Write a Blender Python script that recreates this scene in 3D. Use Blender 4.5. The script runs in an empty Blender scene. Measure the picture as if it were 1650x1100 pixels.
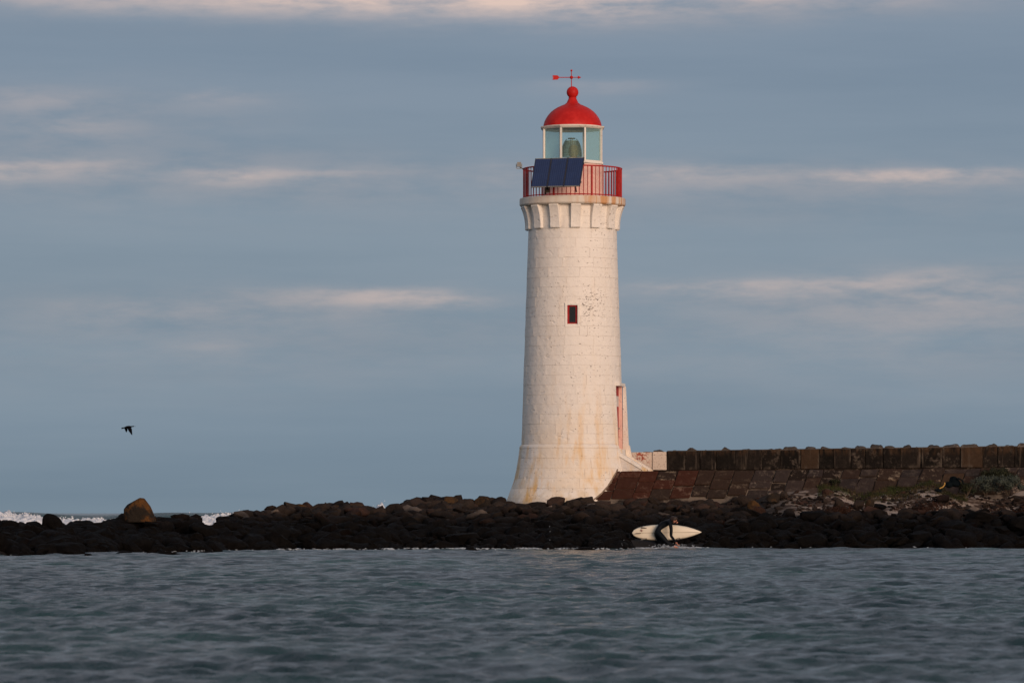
import bpy, bmesh, math, random
import numpy as np
from mathutils import Vector, Matrix

random.seed(7); RNG = np.random.default_rng(11)
R_ = math.radians; PI = math.pi
scene = bpy.context.scene
COL = scene.collection

# ------------------------------------------------------------------ camera
FPX = 7000.0; HY = 826.0; CAMH = 1.0          # focal length and horizon row for a 1650 px wide frame
cam_d = bpy.data.cameras.new('camera'); cam = bpy.data.objects.new('camera', cam_d); COL.objects.link(cam)
cam_d.sensor_width = 36; cam_d.lens = FPX / 1650 * 36
cam.location = (0, 0, CAMH); cam.rotation_euler = (R_(90), 0, 0)
cam_d.shift_x = 0; cam_d.shift_y = (HY - 550) / 1650
cam_d.clip_start = 0.5; cam_d.clip_end = 30000
cam_d.dof.use_dof = True; cam_d.dof.focus_distance = 128; cam_d.dof.aperture_fstop = 6.0
scene.camera = cam

# ------------------------------------------------------------------ world
SUN_AZ = R_(26); SUN_EL = R_(7)                # to the right behind the camera
W = bpy.data.worlds.new('World'); scene.world = W; W.use_nodes = True
nt = W.node_tree; nt.nodes.clear()
class N:
    """tiny node helper"""
    def __init__(s, t): s.t = t
    def new(s, k, **kw):
        n = s.t.nodes.new(k)
        for a, b in kw.items(): setattr(n, a, b)
        return n
    def put(s, sock, v):
        if isinstance(v, bpy.types.NodeSocket): s.t.links.new(v, sock)
        elif v is not None:
            if hasattr(sock, 'default_value') and isinstance(v, (tuple, list)) and len(sock.default_value) == 4 and len(v) == 3: v = (*v, 1)
            sock.default_value = v
    def m(s, op, a, b=None, c=None, clamp=False):
        n = s.new('ShaderNodeMath', operation=op, use_clamp=clamp)
        s.put(n.inputs[0], a)
        if b is not None: s.put(n.inputs[1], b)
        if c is not None: s.put(n.inputs[2], c)
        return n.outputs[0]
    def mix(s, f, a, b, mode='MIX'):
        n = s.new('ShaderNodeMix', data_type='RGBA', blend_type=mode)
        s.put(n.inputs[0], f); s.put(n.inputs[6], a); s.put(n.inputs[7], b)
        return n.outputs[2]
    def noise(s, vec, scale, detail=4, rough=.55, dist=0):
        n = s.new('ShaderNodeTexNoise'); s.put(n.inputs['Vector'], vec)
        n.inputs['Scale'].default_value = scale; n.inputs['Detail'].default_value = detail
        n.inputs['Roughness'].default_value = rough; n.inputs['Distortion'].default_value = dist
        return n.outputs[0]
    def ramp(s, f, *st):
        n = s.new('ShaderNodeValToRGB'); s.put(n.inputs[0], f); e = n.color_ramp.elements
        while len(e) < len(st): e.new(.5)
        for k, (p, c) in enumerate(st):
            e[k].position = p; e[k].color = (c, c, c, 1) if isinstance(c, (int, float)) else (*c, 1)
        return n.outputs[0]
    def sstep(s, x, a, b):
        n = s.new('ShaderNodeMapRange', interpolation_type='SMOOTHSTEP'); s.put(n.inputs[0], x)
        n.inputs[1].default_value = a; n.inputs[2].default_value = b
        return n.outputs[0]
    def vec(s, v, sc=(1, 1, 1), loc=(0, 0, 0)):
        n = s.new('ShaderNodeMapping'); s.put(n.inputs[0], v)
        n.inputs['Scale'].default_value = sc; n.inputs['Location'].default_value = loc
        return n.outputs[0]
n = N(nt)
sky = n.new('ShaderNodeTexSky', sky_type='NISHITA', sun_disc=False)
sky.sun_elevation = SUN_EL; sky.sun_rotation = PI - SUN_AZ      # sun at azimuth measured from +Y clockwise
sky.air_density = 1.0; sky.dust_density = 2.0
tc = n.new('ShaderNodeTexCoord'); sp = n.new('ShaderNodeSeparateXYZ'); nt.links.new(tc.outputs['Generated'], sp.inputs[0])
hyp = n.m('SQRT', n.m('ADD', n.m('MULTIPLY', sp.outputs[0], sp.outputs[0]), n.m('MULTIPLY', sp.outputs[1], sp.outputs[1])))
az = n.m('ARCTAN2', sp.outputs[0], sp.outputs[1]); el = n.m('DIVIDE', sp.outputs[2], n.m('MAXIMUM', hyp, .02))
cb = n.new('ShaderNodeCombineXYZ'); nt.links.new(az, cb.inputs[0]); nt.links.new(el, cb.inputs[1])
v_st = n.vec(cb.outputs[0], (1, 9, 1))
warp = n.noise(v_st, 14, 5, .6)
elw = n.m('ADD', el, n.m('MULTIPLY', n.m('SUBTRACT', warp, .5), .0042))
streaks = [  # azimuth and elevation (rad), half sizes, strength
    (-.010, .1186, .062, .0021, .78), (.016, .1176, .020, .0019, .42), (-.050, .1184, .04, .0016, .5), (.07, .1185, .05, .0012, .35), (-.105, .1184, .02, .0016, .35),
    (-.06, .0455, .07, .0075, .10), (.085, .0475, .06, .0085, .13), (-.06, .0785, .08, .0045, .12), (.06, .0768, .07, .0045, .13), (-.10, .092, .05, .008, .10), (.01, .1155, .10, .0022, .10),
    (-.119, .0795, .010, .0016, .42), (-.100, .0800, .014, .0016, .24), (-.0628, .0780, .011, .0012, .42), (-.042, .0778, .012, .0008, .18),
    (.086, .0777, .016, .0013, .58), (.106, .0775, .016, .0012, .32), (.045, .0785, .022, .0016, .20), (.020, .0789, .02, .0016, .22),
    (-.026, .0506, .014, .0017, .40), (-.014, .0492, .008, .0011, .28), (-.046, .0500, .020, .0020, .22), (-.088, .0470, .022, .0022, .12),
    (.067, .0524, .026, .0015, .30), (.096, .0545, .022, .0022, .22), (.040, .0520, .018, .0013, .20), (.100, .0490, .03, .0040, .16),
    (-.066, .0960, .010, .0014, .16), (-.109, .0955, .016, .0022, .15), (-.102, .0888, .014, .0020, .16), (.020, .0985, .014, .0014, .14), (-.068, .0382, .010, .0016, .09)]
tot = None
for a0, e0, wa, we, k in streaks:
    we *= 1.25; k *= .95
    ta = n.m('DIVIDE', n.m('SUBTRACT', az, a0), wa)
    te = n.m('DIVIDE', n.m('SUBTRACT', elw, e0), we)
    te = n.m('MAXIMUM', n.m('MULTIPLY', te, 1.35), n.m('MULTIPLY', te, -.60))
    g = n.m('EXPONENT', n.m('MULTIPLY', n.m('MULTIPLY_ADD', ta, ta, n.m('MULTIPLY', te, te)), -1))
    tot = n.m('MULTIPLY', g, k) if tot is None else n.m('MULTIPLY_ADD', g, k, tot)
# streaks carry on unseen round and above the view, thickened to add fill light
rest = n.sstep(n.noise(n.vec(cb.outputs[0], (1.2, 9, 1), (3, 1, 0)), 5, 5, .6), .42, .66)
outside = n.m('MAXIMUM', n.sstep(n.m('ABSOLUTE', az), .12, .2), n.sstep(el, .1195, .15))
tot = n.m('ADD', tot, n.m('MULTIPLY', n.m('MULTIPLY', rest, outside), .80))
tex = n.noise(n.vec(cb.outputs[0], (1, 4, 1), (0, 5, 0)), 42, 6, .6)
tot = n.m('MULTIPLY', tot, n.m('MULTIPLY', n.sstep(tex, .22, .72), 1.15), clamp=True)
band = n.noise(n.vec(cb.outputs[0], (1, 11, 1), (1.7, .3, 0)), 5.5, 5, .55)
base = n.ramp(n.m('MULTIPLY', el, 6), (0, (.180, .252, .308)), (.12, (.210, .290, .358)), (.38, (.213, .287, .360)), (.62, (.195, .263, .346)), (.78, (.220, .285, .362)))
base = n.mix(n.sstep(band, .35, .70), n.mix(1, base, (.945, .945, .98, 1), 'MULTIPLY'), n.mix(1, base, (1.08, 1.04, 1.05, 1), 'MULTIPLY'))
cloud = n.mix(tot, base, (.78, .58, .50, 1))
cloud = n.mix(1, cloud, (9.92, 10, 10.18, 1), 'MULTIPLY')
allc = n.mix(.90, sky.outputs[0], cloud)
bg = n.new('ShaderNodeBackground'); nt.links.new(allc, bg.inputs[0]); bg.inputs[1].default_value = .1
wo = n.new('ShaderNodeOutputWorld'); nt.links.new(bg.outputs[0], wo.inputs[0])

# ------------------------------------------------------------------ sun
sd = bpy.data.lights.new('sun', 'SUN'); sun = bpy.data.objects.new('sun', sd); COL.objects.link(sun)
sd.energy = 2.95; sd.angle = R_(30); sd.color = (1.0, .72, .54)
dirv = Vector((math.sin(SUN_AZ) * math.cos(SUN_EL), -math.cos(SUN_AZ) * math.cos(SUN_EL), math.sin(SUN_EL)))
sun.rotation_euler = dirv.to_track_quat('Z', 'Y').to_euler(); sun.location = (60, -60, 40)
vs = scene.view_settings; vs.view_transform = 'Standard'; vs.look = 'None'; vs.exposure = 0; vs.gamma = 1; vs.use_curve_mapping = False

# ------------------------------------------------------------------ helpers
def px(x, y, Y): return ((x - 825) * Y / FPX, Y, CAMH + (HY - y) * Y / FPX)
WL = {}
def link(o, parent=None, wloc=(0, 0, 0), rot=None):
    COL.objects.link(o); w = Vector(wloc); WL[o.name] = w
    o.location = w - WL[parent.name] if parent else w
    if parent: o.parent = parent
    if rot is not None: o.rotation_euler = rot
    return o
def empty(name, loc, label, cat, group=None):
    o = bpy.data.objects.new(name, None); o.empty_display_size = .2; link(o, None, loc)
    return tag(o, label, cat, group)
def tag(o, label=None, cat=None, group=None, kind=None):
    if label: o['label'] = label
    if cat: o['category'] = cat
    if group: o['group'] = group
    if kind: o['kind'] = kind
    return o
class MB:
    def __init__(s): s.v = []; s.f = []; s.mi = []
    def add(s, vs_, fs, mi=0):
        k = len(s.v); s.v += [tuple(p) for p in vs_]; s.f += [tuple(i + k for i in f) for f in fs]; s.mi += [mi] * len(fs)
    def hexa(s, p, mi=0):   # 8 points: bottom ring 0-3, top ring 4-7
        s.add(p, [(3, 2, 1, 0), (4, 5, 6, 7), (0, 1, 5, 4), (1, 2, 6, 5), (2, 3, 7, 6), (3, 0, 4, 7)], mi)
    def box(s, x0, x1, y0, y1, z0, z1, mi=0, M=None):
        p = [(x0, y0, z0), (x1, y0, z0), (x1, y1, z0), (x0, y1, z0), (x0, y0, z1), (x1, y0, z1), (x1, y1, z1), (x0, y1, z1)]
        if M is not None: p = [M @ Vector(q) for q in p]
        s.hexa(p, mi)
    def tube(s, a, b, r0, r1=None, n_=8, mi=0, cap=True):
        r1 = r0 if r1 is None else r1; a = Vector(a); b = Vector(b); q = (b - a).to_track_quat('Z', 'Y')
        vs_ = []
        for c, r in ((a, r0), (b, r1)):
            vs_ += [c + q @ Vector((math.cos(2 * PI * k / n_) * r, math.sin(2 * PI * k / n_) * r, 0)) for k in range(n_)]
        fs = [(k, (k + 1) % n_, n_ + (k + 1) % n_, n_ + k) for k in range(n_)]
        if cap: fs += [tuple(range(n_))[::-1], tuple(range(n_, 2 * n_))]
        s.add(vs_, fs, mi)
    def lathe(s, prof, c=(0, 0), n_=64, mi=0, close=False):
        vs_ = []; m_ = len(prof)
        for k in range(n_):
            a = 2 * PI * k / n_
            vs_ += [(c[0] + r * math.sin(a), c[1] - r * math.cos(a), z) for r, z in prof]
        fs = []
        for k in range(n_):
            for j in range(m_ if close else m_ - 1):
                j2 = (j + 1) % m_; k2 = (k + 1) % n_
                fs.append((k * m_ + j, k2 * m_ + j, k2 * m_ + j2, k * m_ + j2))
        s.add(vs_, fs, mi)
    def mesh(s, name, mats, org=(0, 0, 0), smooth=None):
        me = bpy.data.meshes.new(name); o = Vector(org)
        me.from_pydata([Vector(p) - o for p in s.v], [], s.f)
        for m_ in (mats if isinstance(mats, (list, tuple)) else [mats]): me.materials.append(m_)
        if any(s.mi): me.polygons.foreach_set('material_index', s.mi)
        me.update()
        bm = bmesh.new(); bm.from_mesh(me); bmesh.ops.recalc_face_normals(bm, faces=bm.faces); bm.to_mesh(me); bm.free()
        if smooth is not None:
            me.polygons.foreach_set('use_smooth', [True] * len(me.polygons)); me.set_sharp_from_angle(angle=R_(smooth))
        return me
    def build(s, name, mats, parent=None, org=None, smooth=None):
        if org is None:
            a = np.array(s.v); org = tuple((a.min(0) + a.max(0)) / 2)
        return link(bpy.data.objects.new(name, s.mesh(name, mats, org, smooth)), parent, org)
def np_mesh(name, V, F, mats, smooth=True, org=(0, 0, 0)):
    me = bpy.data.meshes.new(name); V = np.asarray(V, np.float32) - np.array(org, np.float32); F = np.asarray(F, np.int32)
    me.vertices.add(len(V)); me.vertices.foreach_set('co', V.ravel())
    k = F.shape[1]; me.loops.add(F.size); me.loops.foreach_set('vertex_index', F.ravel())
    me.polygons.add(len(F)); me.polygons.foreach_set('loop_start', np.arange(0, F.size, k, dtype=np.int32))
    me.polygons.foreach_set('use_smooth', np.full(len(F), smooth))
    for m_ in (mats if isinstance(mats, (list, tuple)) else [mats]): me.materials.append(m_)
    me.update(calc_edges=True)
    return me
def sm(x, a, b):
    t = np.clip((np.asarray(x, float) - a) / (b - a), 0, 1); return t * t * (3 - 2 * t)

# ------------------------------------------------------------------ materials
def mat(name, col=(.5, .5, .5), rough=.7, spec=.5, metal=0, trans=0, ior=1.45, alpha=1):
    m_ = bpy.data.materials.new(name); m_.use_nodes = True; b = m_.node_tree.nodes['Principled BSDF']
    b.inputs['Base Color'].default_value = (*col, 1); b.inputs['Roughness'].default_value = rough
    b.inputs['Specular IOR Level'].default_value = spec; b.inputs['Metallic'].default_value = metal
    b.inputs['Transmission Weight'].default_value = trans; b.inputs['IOR'].default_value = ior; b.inputs['Alpha'].default_value = alpha
    k = N(m_.node_tree); k.b = b; k.mat = m_
    k.pos = k.new('ShaderNodeNewGeometry').outputs['Position']
    k.rnd = k.new('ShaderNodeObjectInfo').outputs['Random']
    return k
def bump(k, h, strength, dist):
    b = k.new('ShaderNodeBump'); k.put(b.inputs['Height'], h); b.inputs['Strength'].default_value = strength; b.inputs['Distance'].default_value = dist
    k.put(k.b.inputs['Normal'], b.outputs[0])
def zof(k):
    s_ = k.new('ShaderNodeSeparateXYZ'); k.put(s_.inputs[0], k.pos); return s_.outputs
M = {}
# whitewashed stone of the tower
def paint(name, tint=(.81, .765, .70), stain=1.0, spots=1.0):
    k = mat(name, tint, .62, .35); z = zof(k)[2]
    c = k.mix(k.noise(k.pos, 2.2, 5), tuple(t * .93 for t in tint) + (1,), tuple(min(.86, t * 1.05) for t in tint) + (1,))
    c = k.mix(k.m('MULTIPLY', k.rnd, .10), c, (.66, .62, .57, 1))
    # ochre runs and blooms, mostly on the lower half
    low = k.m('SUBTRACT', 1, k.sstep(z, 1.6, 5.6)); runs = k.noise(k.vec(k.pos, (1, 1, .16)), 2.6, 4, .6)
    f = k.m('MULTIPLY', k.sstep(runs, .46, .70), k.m('MULTIPLY_ADD', low, 1.0 * stain, .08 * stain))
    c = k.mix(k.m('MULTIPLY', low, k.m('MULTIPLY', k.sstep(k.noise(k.pos, 1.3, 4), .35, .65), .45 * stain)), c, (.80, .62, .40, 1))
    c = k.mix(f, c, (.72, .46, .19, 1))
    foot = k.m('MULTIPLY', k.m('SUBTRACT', 1, k.sstep(z, 1.2, 2.1)), k.sstep(k.noise(k.pos, 4, 5), .42, .62))
    c = k.mix(k.m('MULTIPLY', foot, .38 * stain), c, (.50, .36, .16, 1))
    # chips that show dark stone, in clusters
    clus = k.sstep(k.noise(k.vec(k.pos, (1, 1, 1), (3.1, 1.2, 7)), .9, 2), .44, .56)
    dots = k.sstep(k.noise(k.pos, 15, 3, .7), .655, .68)
    dots2 = k.sstep(k.noise(k.vec(k.pos, (1, 1, 2.4), (9, 4, 2)), 9, 3, .6), .69, .71)
    lowd = k.m('MULTIPLY_ADD', k.m('SUBTRACT', 1, k.sstep(z, 1.5, 3.6)), .8, .25)
    d = k.m('MAXIMUM', k.m('MULTIPLY', dots, k.m('MAXIMUM', clus, k.m('MULTIPLY', lowd, .45))), k.m('MULTIPLY', dots2, lowd))
    xz = zof(k); dx_ = k.m('SUBTRACT', xz[0], (922.5 - 825) * 132 / 7000 + .50); dz_ = k.m('MULTIPLY', k.m('SUBTRACT', z, 7.25), .75)
    g_ = k.m('SUBTRACT', 1, k.sstep(k.m('SQRT', k.m('ADD', k.m('MULTIPLY', dx_, dx_), k.m('MULTIPLY', dz_, dz_))), .10, .85))
    chips = k.sstep(k.m('ADD', k.noise(k.vec(k.pos, (1, 1, 2.2), (2, 3, 1)), 11, 3, .7), k.m('MULTIPLY', g_, .115)), .70, .725)
    d = k.m('MAXIMUM', d, k.m('MULTIPLY', chips, .95))
    c = k.mix(k.m('MULTIPLY', d, .85 * spots), c, (.13, .085, .06, 1))
    k.put(k.b.inputs['Base Color'], c)
    h = k.m('ADD', k.m('MULTIPLY', k.noise(k.pos, 5, 4), 1.0), k.m('ADD', k.m('MULTIPLY', k.noise(k.pos, 22, 4, .65), .45), k.m('MULTIPLY', d, -.5)))
    dent = k.sstep(k.noise(k.vec(k.pos, (1, 1, 1.8), (5, 5, 1)), 3.4, 1), .66, .78)
    h = k.m('SUBTRACT', h, k.m('MULTIPLY', dent, .6))
    bump(k, h, .9, .024)
    return k.mat
M['white'] = paint('whitewashed_stone')
M['joint'] = paint('painted_joint', (.66, .61, .56), .8, .3)
M['pinkwall'] = paint('pale_pink_wall', (.82, .52, .44), .3, .5)  # even pale pink base with sparse stains and spots
k = mat('slab_concrete', (.66, .60, .52), .75, .3)
sx_ = zof(k); ru = k.sstep(k.noise(k.vec(k.pos, (1, 1, .10), (2, 0, 0)), 3.4, 3, .5), .44, .60)
c = k.mix(k.noise(k.pos, 5, 5), (.62, .56, .48, 1), (.75, .70, .62, 1))
c = k.mix(k.m('MULTIPLY', ru, k.m('MULTIPLY_ADD', k.sstep(sx_[0], 1.6, 2.6), .7, .15)), c, (.52, .22, .05, 1))
k.put(k.b.inputs['Base Color'], c); bump(k, k.noise(k.pos, 20, 4), .5, .01); M['slab'] = k.mat
def redpaint(name, col):
    k = mat(name, col, .5, .2)
    c = k.mix(k.sstep(k.noise(k.pos, 3.5, 6, .65), .40, .70), tuple(x * .86 for x in col) + (1,), (min(1, col[0] * 1.08), col[1] * 1.6, col[2] * 1.6, 1))
    k.put(k.b.inputs['Base Color'], c); bump(k, k.noise(k.pos, 9, 4), .25, .01); return k.mat
M['red'] = redpaint('red_paint', (.50, .014, .011)); M['redrail'] = redpaint('red_rail_paint', (.40, .018, .016)); M['redframe'] = redpaint('red_frame_paint', (.36, .012, .014))
k = mat('cream_metal', (.74, .69, .62), .45, .4); k.put(k.b.inputs['Base Color'], k.mix(k.sstep(k.noise(k.pos, 8, 5), .55, .75), (.74, .69, .62, 1), (.52, .45, .38, 1))); M['cream'] = k.mat
# lantern glass: thin, faintly green, mostly clear
k = mat('lantern_glass', (.40, .62, .62), .06, .5); t_ = k.new('ShaderNodeBsdfTransparent'); t_.inputs[0].default_value = (.955, .998, .995, 1)
mx = k.new('ShaderNodeMixShader'); fr = k.new('ShaderNodeFresnel'); fr.inputs[0].default_value = 1.5
k.put(mx.inputs[0], k.m('ADD', k.m('MULTIPLY', fr.outputs[0], .3), .04)); k.put(mx.inputs[1], t_.outputs[0]); k.put(mx.inputs[2], k.b.outputs[0])
k.put(k.t.nodes['Material Output'].inputs[0], mx.outputs[0]); M['glass'] = k.mat
k = mat('dark_window_glass', (.012, .014, .015), .10, .5); M['darkglass'] = k.mat
k = mat('prism_glass', (.50, .48, .33), .12, .6); t_ = k.new('ShaderNodeBsdfTransparent'); t_.inputs[0].default_value = (.9, .93, .86, 1); mx = k.new('ShaderNodeMixShader')
mx.inputs[0].default_value = .16; k.put(mx.inputs[1], t_.outputs[0]); k.put(mx.inputs[2], k.b.outputs[0]); k.put(k.t.nodes['Material Output'].inputs[0], mx.outputs[0]); M['prism'] = k.mat
k = mat('lens_heart', (.78, .64, .38), .3, .5); M['heart'] = k.mat
k = mat('aged_brass', (.10, .095, .06), .5, .5, metal=.4); M['brass'] = k.mat
k = mat('solar_cells', (.010, .022, .075), .22, .5)
tcx = k.new('ShaderNodeTexCoord').outputs['Object']; s_ = k.new('ShaderNodeSeparateXYZ'); k.put(s_.inputs[0], tcx)
ln = k.sstep(k.m('ABSOLUTE', k.m('SUBTRACT', k.m('FRACT', k.m('MULTIPLY', s_.outputs[0], 16)), .5)), .40, .46)
ln2 = k.sstep(k.m('ABSOLUTE', k.m('SUBTRACT', k.m('FRACT', k.m('MULTIPLY', s_.outputs[2], 8)), .5)), .45, .49)
c = k.mix(k.noise(tcx, 5, 4), (.008, .014, .045, 1), (.018, .038, .120, 1)); c = k.mix(k.m('MULTIPLY', ln, .5), c, (.07, .10, .19, 1)); c = k.mix(k.m('MULTIPLY', ln2, .25), c, (.004, .006, .02, 1))
k.put(k.b.inputs['Base Color'], c); M['cells'] = k.mat
M['blackmetal'] = mat('black_metal', (.02, .02, .025), .5).mat
M['alu'] = mat('dull_aluminium', (.045, .05, .07), .5, .5, metal=.5).mat
M['greymetal'] = mat('weathered_grey_metal', (.25, .24, .21), .6, .5, metal=.3).mat
M['lampglass'] = mat('lamp_front_glass', (.55, .56, .55), .15).mat
M['notice'] = mat('white_notice', (.62, .58, .54), .6).mat
# rock: wet and algae-black in the tide zone, browner above it
def rockmat(name, dry_a, dry_b, z0=.70, z1=1.28, orange=None):
    k = mat(name, dry_a, .85, .06); zs = zof(k); z = zs[2]
    at = k.new('ShaderNodeAttribute', attribute_name='tone').outputs['Fac']
    r = k.m('FRACT', k.m('ADD', at, k.rnd))
    nz = k.noise(k.pos, 1.1, 4, .6); f = k.noise(k.pos, 7, 6, .65)
    dry = k.mix(r, (*dry_a, 1), (*dry_b, 1))
    dry = k.mix(k.sstep(r, .78, 1.0), dry, (.068, .036, .026, 1))
    dry = k.mix(k.m('MULTIPLY', k.sstep(k.noise(k.vec(k.pos, (1, 1, 1), (4, 4, 4)), 2.6, 6, .7), .58, .72), .5), dry, (.085, .062, .038, 1))
    dry = k.mix(k.m('MULTIPLY', k.sstep(at, .955, .965), .9), dry, (.24, .19, .155, 1))
    dry = k.mix(k.m('MULTIPLY', f, .7), dry, (.012, .010, .010, 1))
    wet = k.mix(f, (.0005, .0006, .0008, 1), (.0105, .0092, .0086, 1))
    wet = k.mix(k.sstep(k.noise(k.vec(k.pos, (1, 1, 1), (8, 1, 4)), 1.4, 4), .60, .75), wet, (.0045, .0025, .002, 1))
    t = k.sstep(k.m('ADD', z, k.m('MULTIPLY', k.m('SUBTRACT', nz, .5), .8)), z0, z1)
    c = k.mix(t, wet, dry)
    if orange:
        nn = k.new('ShaderNodeNewGeometry').outputs['Normal']; ns = k.new('ShaderNodeSeparateXYZ'); k.put(ns.inputs[0], nn)
        g_ = k.sstep(k.m('ADD', k.noise(k.pos, 2.3, 6, .7), k.m('MULTIPLY', ns.outputs[2], .10)), orange[1], orange[1] + .16)
        c = k.mix(k.m('MULTIPLY', g_, orange[2]), c, (*orange[0], 1))
    k.put(k.b.inputs['Base Color'], c); k.put(k.b.inputs['Roughness'], k.m('MULTIPLY_ADD', t, .2, .70)); k.put(k.b.inputs['Specular IOR Level'], k.m('MULTIPLY_ADD', t, .03, .035))
    h = k.m('ADD', k.noise(k.pos, 3.5, 5, .6), k.m('MULTIPLY', k.noise(k.pos, 19, 5, .7), .35))
    bump(k, h, 1.0, .11); return k.mat
M['rock'] = rockmat('basalt', (.018, .014, .012), (.072, .052, .040))
M['rockorange'] = rockmat('orange_lichen_basalt', (.03, .024, .018), (.05, .035, .022), .0, .5, ((.135, .058, .016), .47, .85))
M['rockbrown'] = rockmat('brown_lichen_basalt', (.03, .024, .018), (.05, .034, .022), .2, .9, ((.085, .045, .018), .50, .85))
M['rockblack'] = rockmat('black_wet_basalt', (.006, .005, .005), (.011, .009, .008), 1.2, 2.0)
# ground: sand with brown wrack where dry, black under the rocks
k = mat('shore_ground', (.2, .16, .12), .9, .2); zs = zof(k)
sand = k.mix(k.noise(k.pos, 9, 5), (.30, .225, .175, 1), (.42, .335, .27, 1))
soil = k.mix(k.noise(k.pos, 6, 6), (.050, .032, .022, 1), (.11, .065, .042, 1))
c = k.mix(k.sstep(k.noise(k.vec(k.pos, (.55, 1, 1.5)), 1.9, 6, .68), .46, .53), sand, soil)
c = k.mix(k.sstep(k.m('ADD', zs[2], k.m('MULTIPLY', k.noise(k.pos, 1.5, 4), .25)), 1.75, 1.95), c, soil)
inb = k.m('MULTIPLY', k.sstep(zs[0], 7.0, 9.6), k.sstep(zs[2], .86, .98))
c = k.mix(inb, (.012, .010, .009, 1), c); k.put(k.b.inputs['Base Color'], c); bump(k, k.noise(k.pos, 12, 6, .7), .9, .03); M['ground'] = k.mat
# masonry of the sea wall
def masonry(name, ca, cb_, pale, pk=.5, streak=0):
    k = mat(name, ca, .9, .06); zs = zof(k); r = k.rnd
    c = k.mix(r, (*ca, 1), (*cb_, 1)); off = k.new('ShaderNodeVectorMath', operation='ADD')
    k.put(off.inputs[0], k.pos); cmb = k.new('ShaderNodeCombineXYZ'); k.put(cmb.inputs[1], k.m('MULTIPLY', r, 40)); k.put(off.inputs[1], cmb.outputs[0]); P = off.outputs[0]
    c = k.mix(k.m('MULTIPLY', k.noise(P, 9, 6, .7), .8), c, tuple(x * .35 for x in ca) + (1,))
    g_ = k.m('MULTIPLY', k.sstep(k.noise(P, 3.6, 8, .8), .51, .63), k.m('MULTIPLY_ADD', k.sstep(k.m('FRACT', k.m('MULTIPLY', r, 7.3)), .45, .9), pk, pk * .18))
    c = k.mix(g_, c, (*pale, 1))
    if streak:
        v_ = k.sstep(k.noise(k.vec(P, (1, 1, .08)), 5.5, 4, .6), .58, .74); c = k.mix(k.m('MULTIPLY', v_, .7), c, (.090, .070, .054, 1))
        gs = k.new('ShaderNodeSeparateXYZ'); k.put(gs.inputs[0], k.new('ShaderNodeTexCoord').outputs['Generated'])
        eg = k.m('MAXIMUM', k.sstep(k.m('ABSOLUTE', k.m('SUBTRACT', gs.outputs[0], .5)), .34, .5), k.m('MULTIPLY', k.m('SUBTRACT', 1, k.sstep(gs.outputs[2], .0, .22)), .8))
        c = k.mix(k.m('MULTIPLY', eg, k.m('MULTIPLY', k.sstep(k.noise(k.vec(P, (1, 1, .3)), 4.5, 5, .65), .48, .66), .75)), c, (.105, .086, .068, 1))
        top = k.m('MULTIPLY', k.sstep(zs[2], 2.68, 2.92), k.sstep(k.noise(k.vec(P, (1, 1, .3)), 7, 4), .40, .62)); c = k.mix(k.m('MULTIPLY', top, .55), c, (.070, .040, .022, 1))
    k.put(k.b.inputs['Base Color'], c); bump(k, k.m('ADD', k.noise(P, 6, 5, .65), k.m('MULTIPLY', k.noise(P, 30, 4), .3)), .9, .04); return k.mat
M['redstone'] = masonry('red_brown_stone', (.072, .026, .017), (.052, .023, .016), (.20, .13, .095), .55)
M['brownstone'] = masonry('brown_stone', (.046, .028, .021), (.036, .026, .021), (.22, .17, .12), .8)
M['greystone'] = masonry('grey_brown_stone', (.034, .027, .026), (.055, .040, .034), (.20, .16, .125), 1.0)
M['parapet'] = masonry('black_stained_stone', (.010, .009, .008), (.024, .019, .016), (.085, .068, .054), .8, 1)
M['tanstone'] = masonry('tan_stained_stone', (.050, .033, .022), (.062, .038, .024), (.10, .07, .05), .6, 1)
M['capstone'] = masonry('capping_rubble', (.060, .052, .045), (.12, .10, .085), (.26, .23, .20), .8)
M['mortar'] = masonry('dark_mortar', (.022, .016, .013), (.022, .016, .013), (.16, .125, .095), 2.0)
M['tanrim'] = mat('tan_rim_mortar', (.22, .165, .12), .9, .1).mat
k = mat('pale_mortar', (.1, .08, .06), .9, .06); k.put(k.b.inputs['Base Color'], k.mix(k.sstep(k.noise(k.pos, 1.3, 5, .7), .42, .58), (.022, .016, .013, 1), (.15, .118, .09, 1))); M['palemortar'] = k.mat
k = mat('speckled_whitewash', (.6, .5, .42), .8, .2)
c = k.mix(k.noise(k.pos, 3, 5), (.50, .42, .35, 1), (.64, .54, .45, 1)); zx = zof(k)[0]
c = k.mix(k.m('MULTIPLY', k.sstep(k.noise(k.pos, 8, 5, .75), .50, .58), k.m('SUBTRACT', 1, k.sstep(zx, 4.0, 4.3))), c, (.30, .075, .045, 1))
c = k.mix(k.sstep(k.noise(k.pos, 24, 4, .7), .57, .64), c, (.14, .09, .06, 1)); k.put(k.b.inputs['Base Color'], c); bump(k, k.noise(k.pos, 14, 5), .8, .02); M['speckle'] = k.mat
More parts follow.
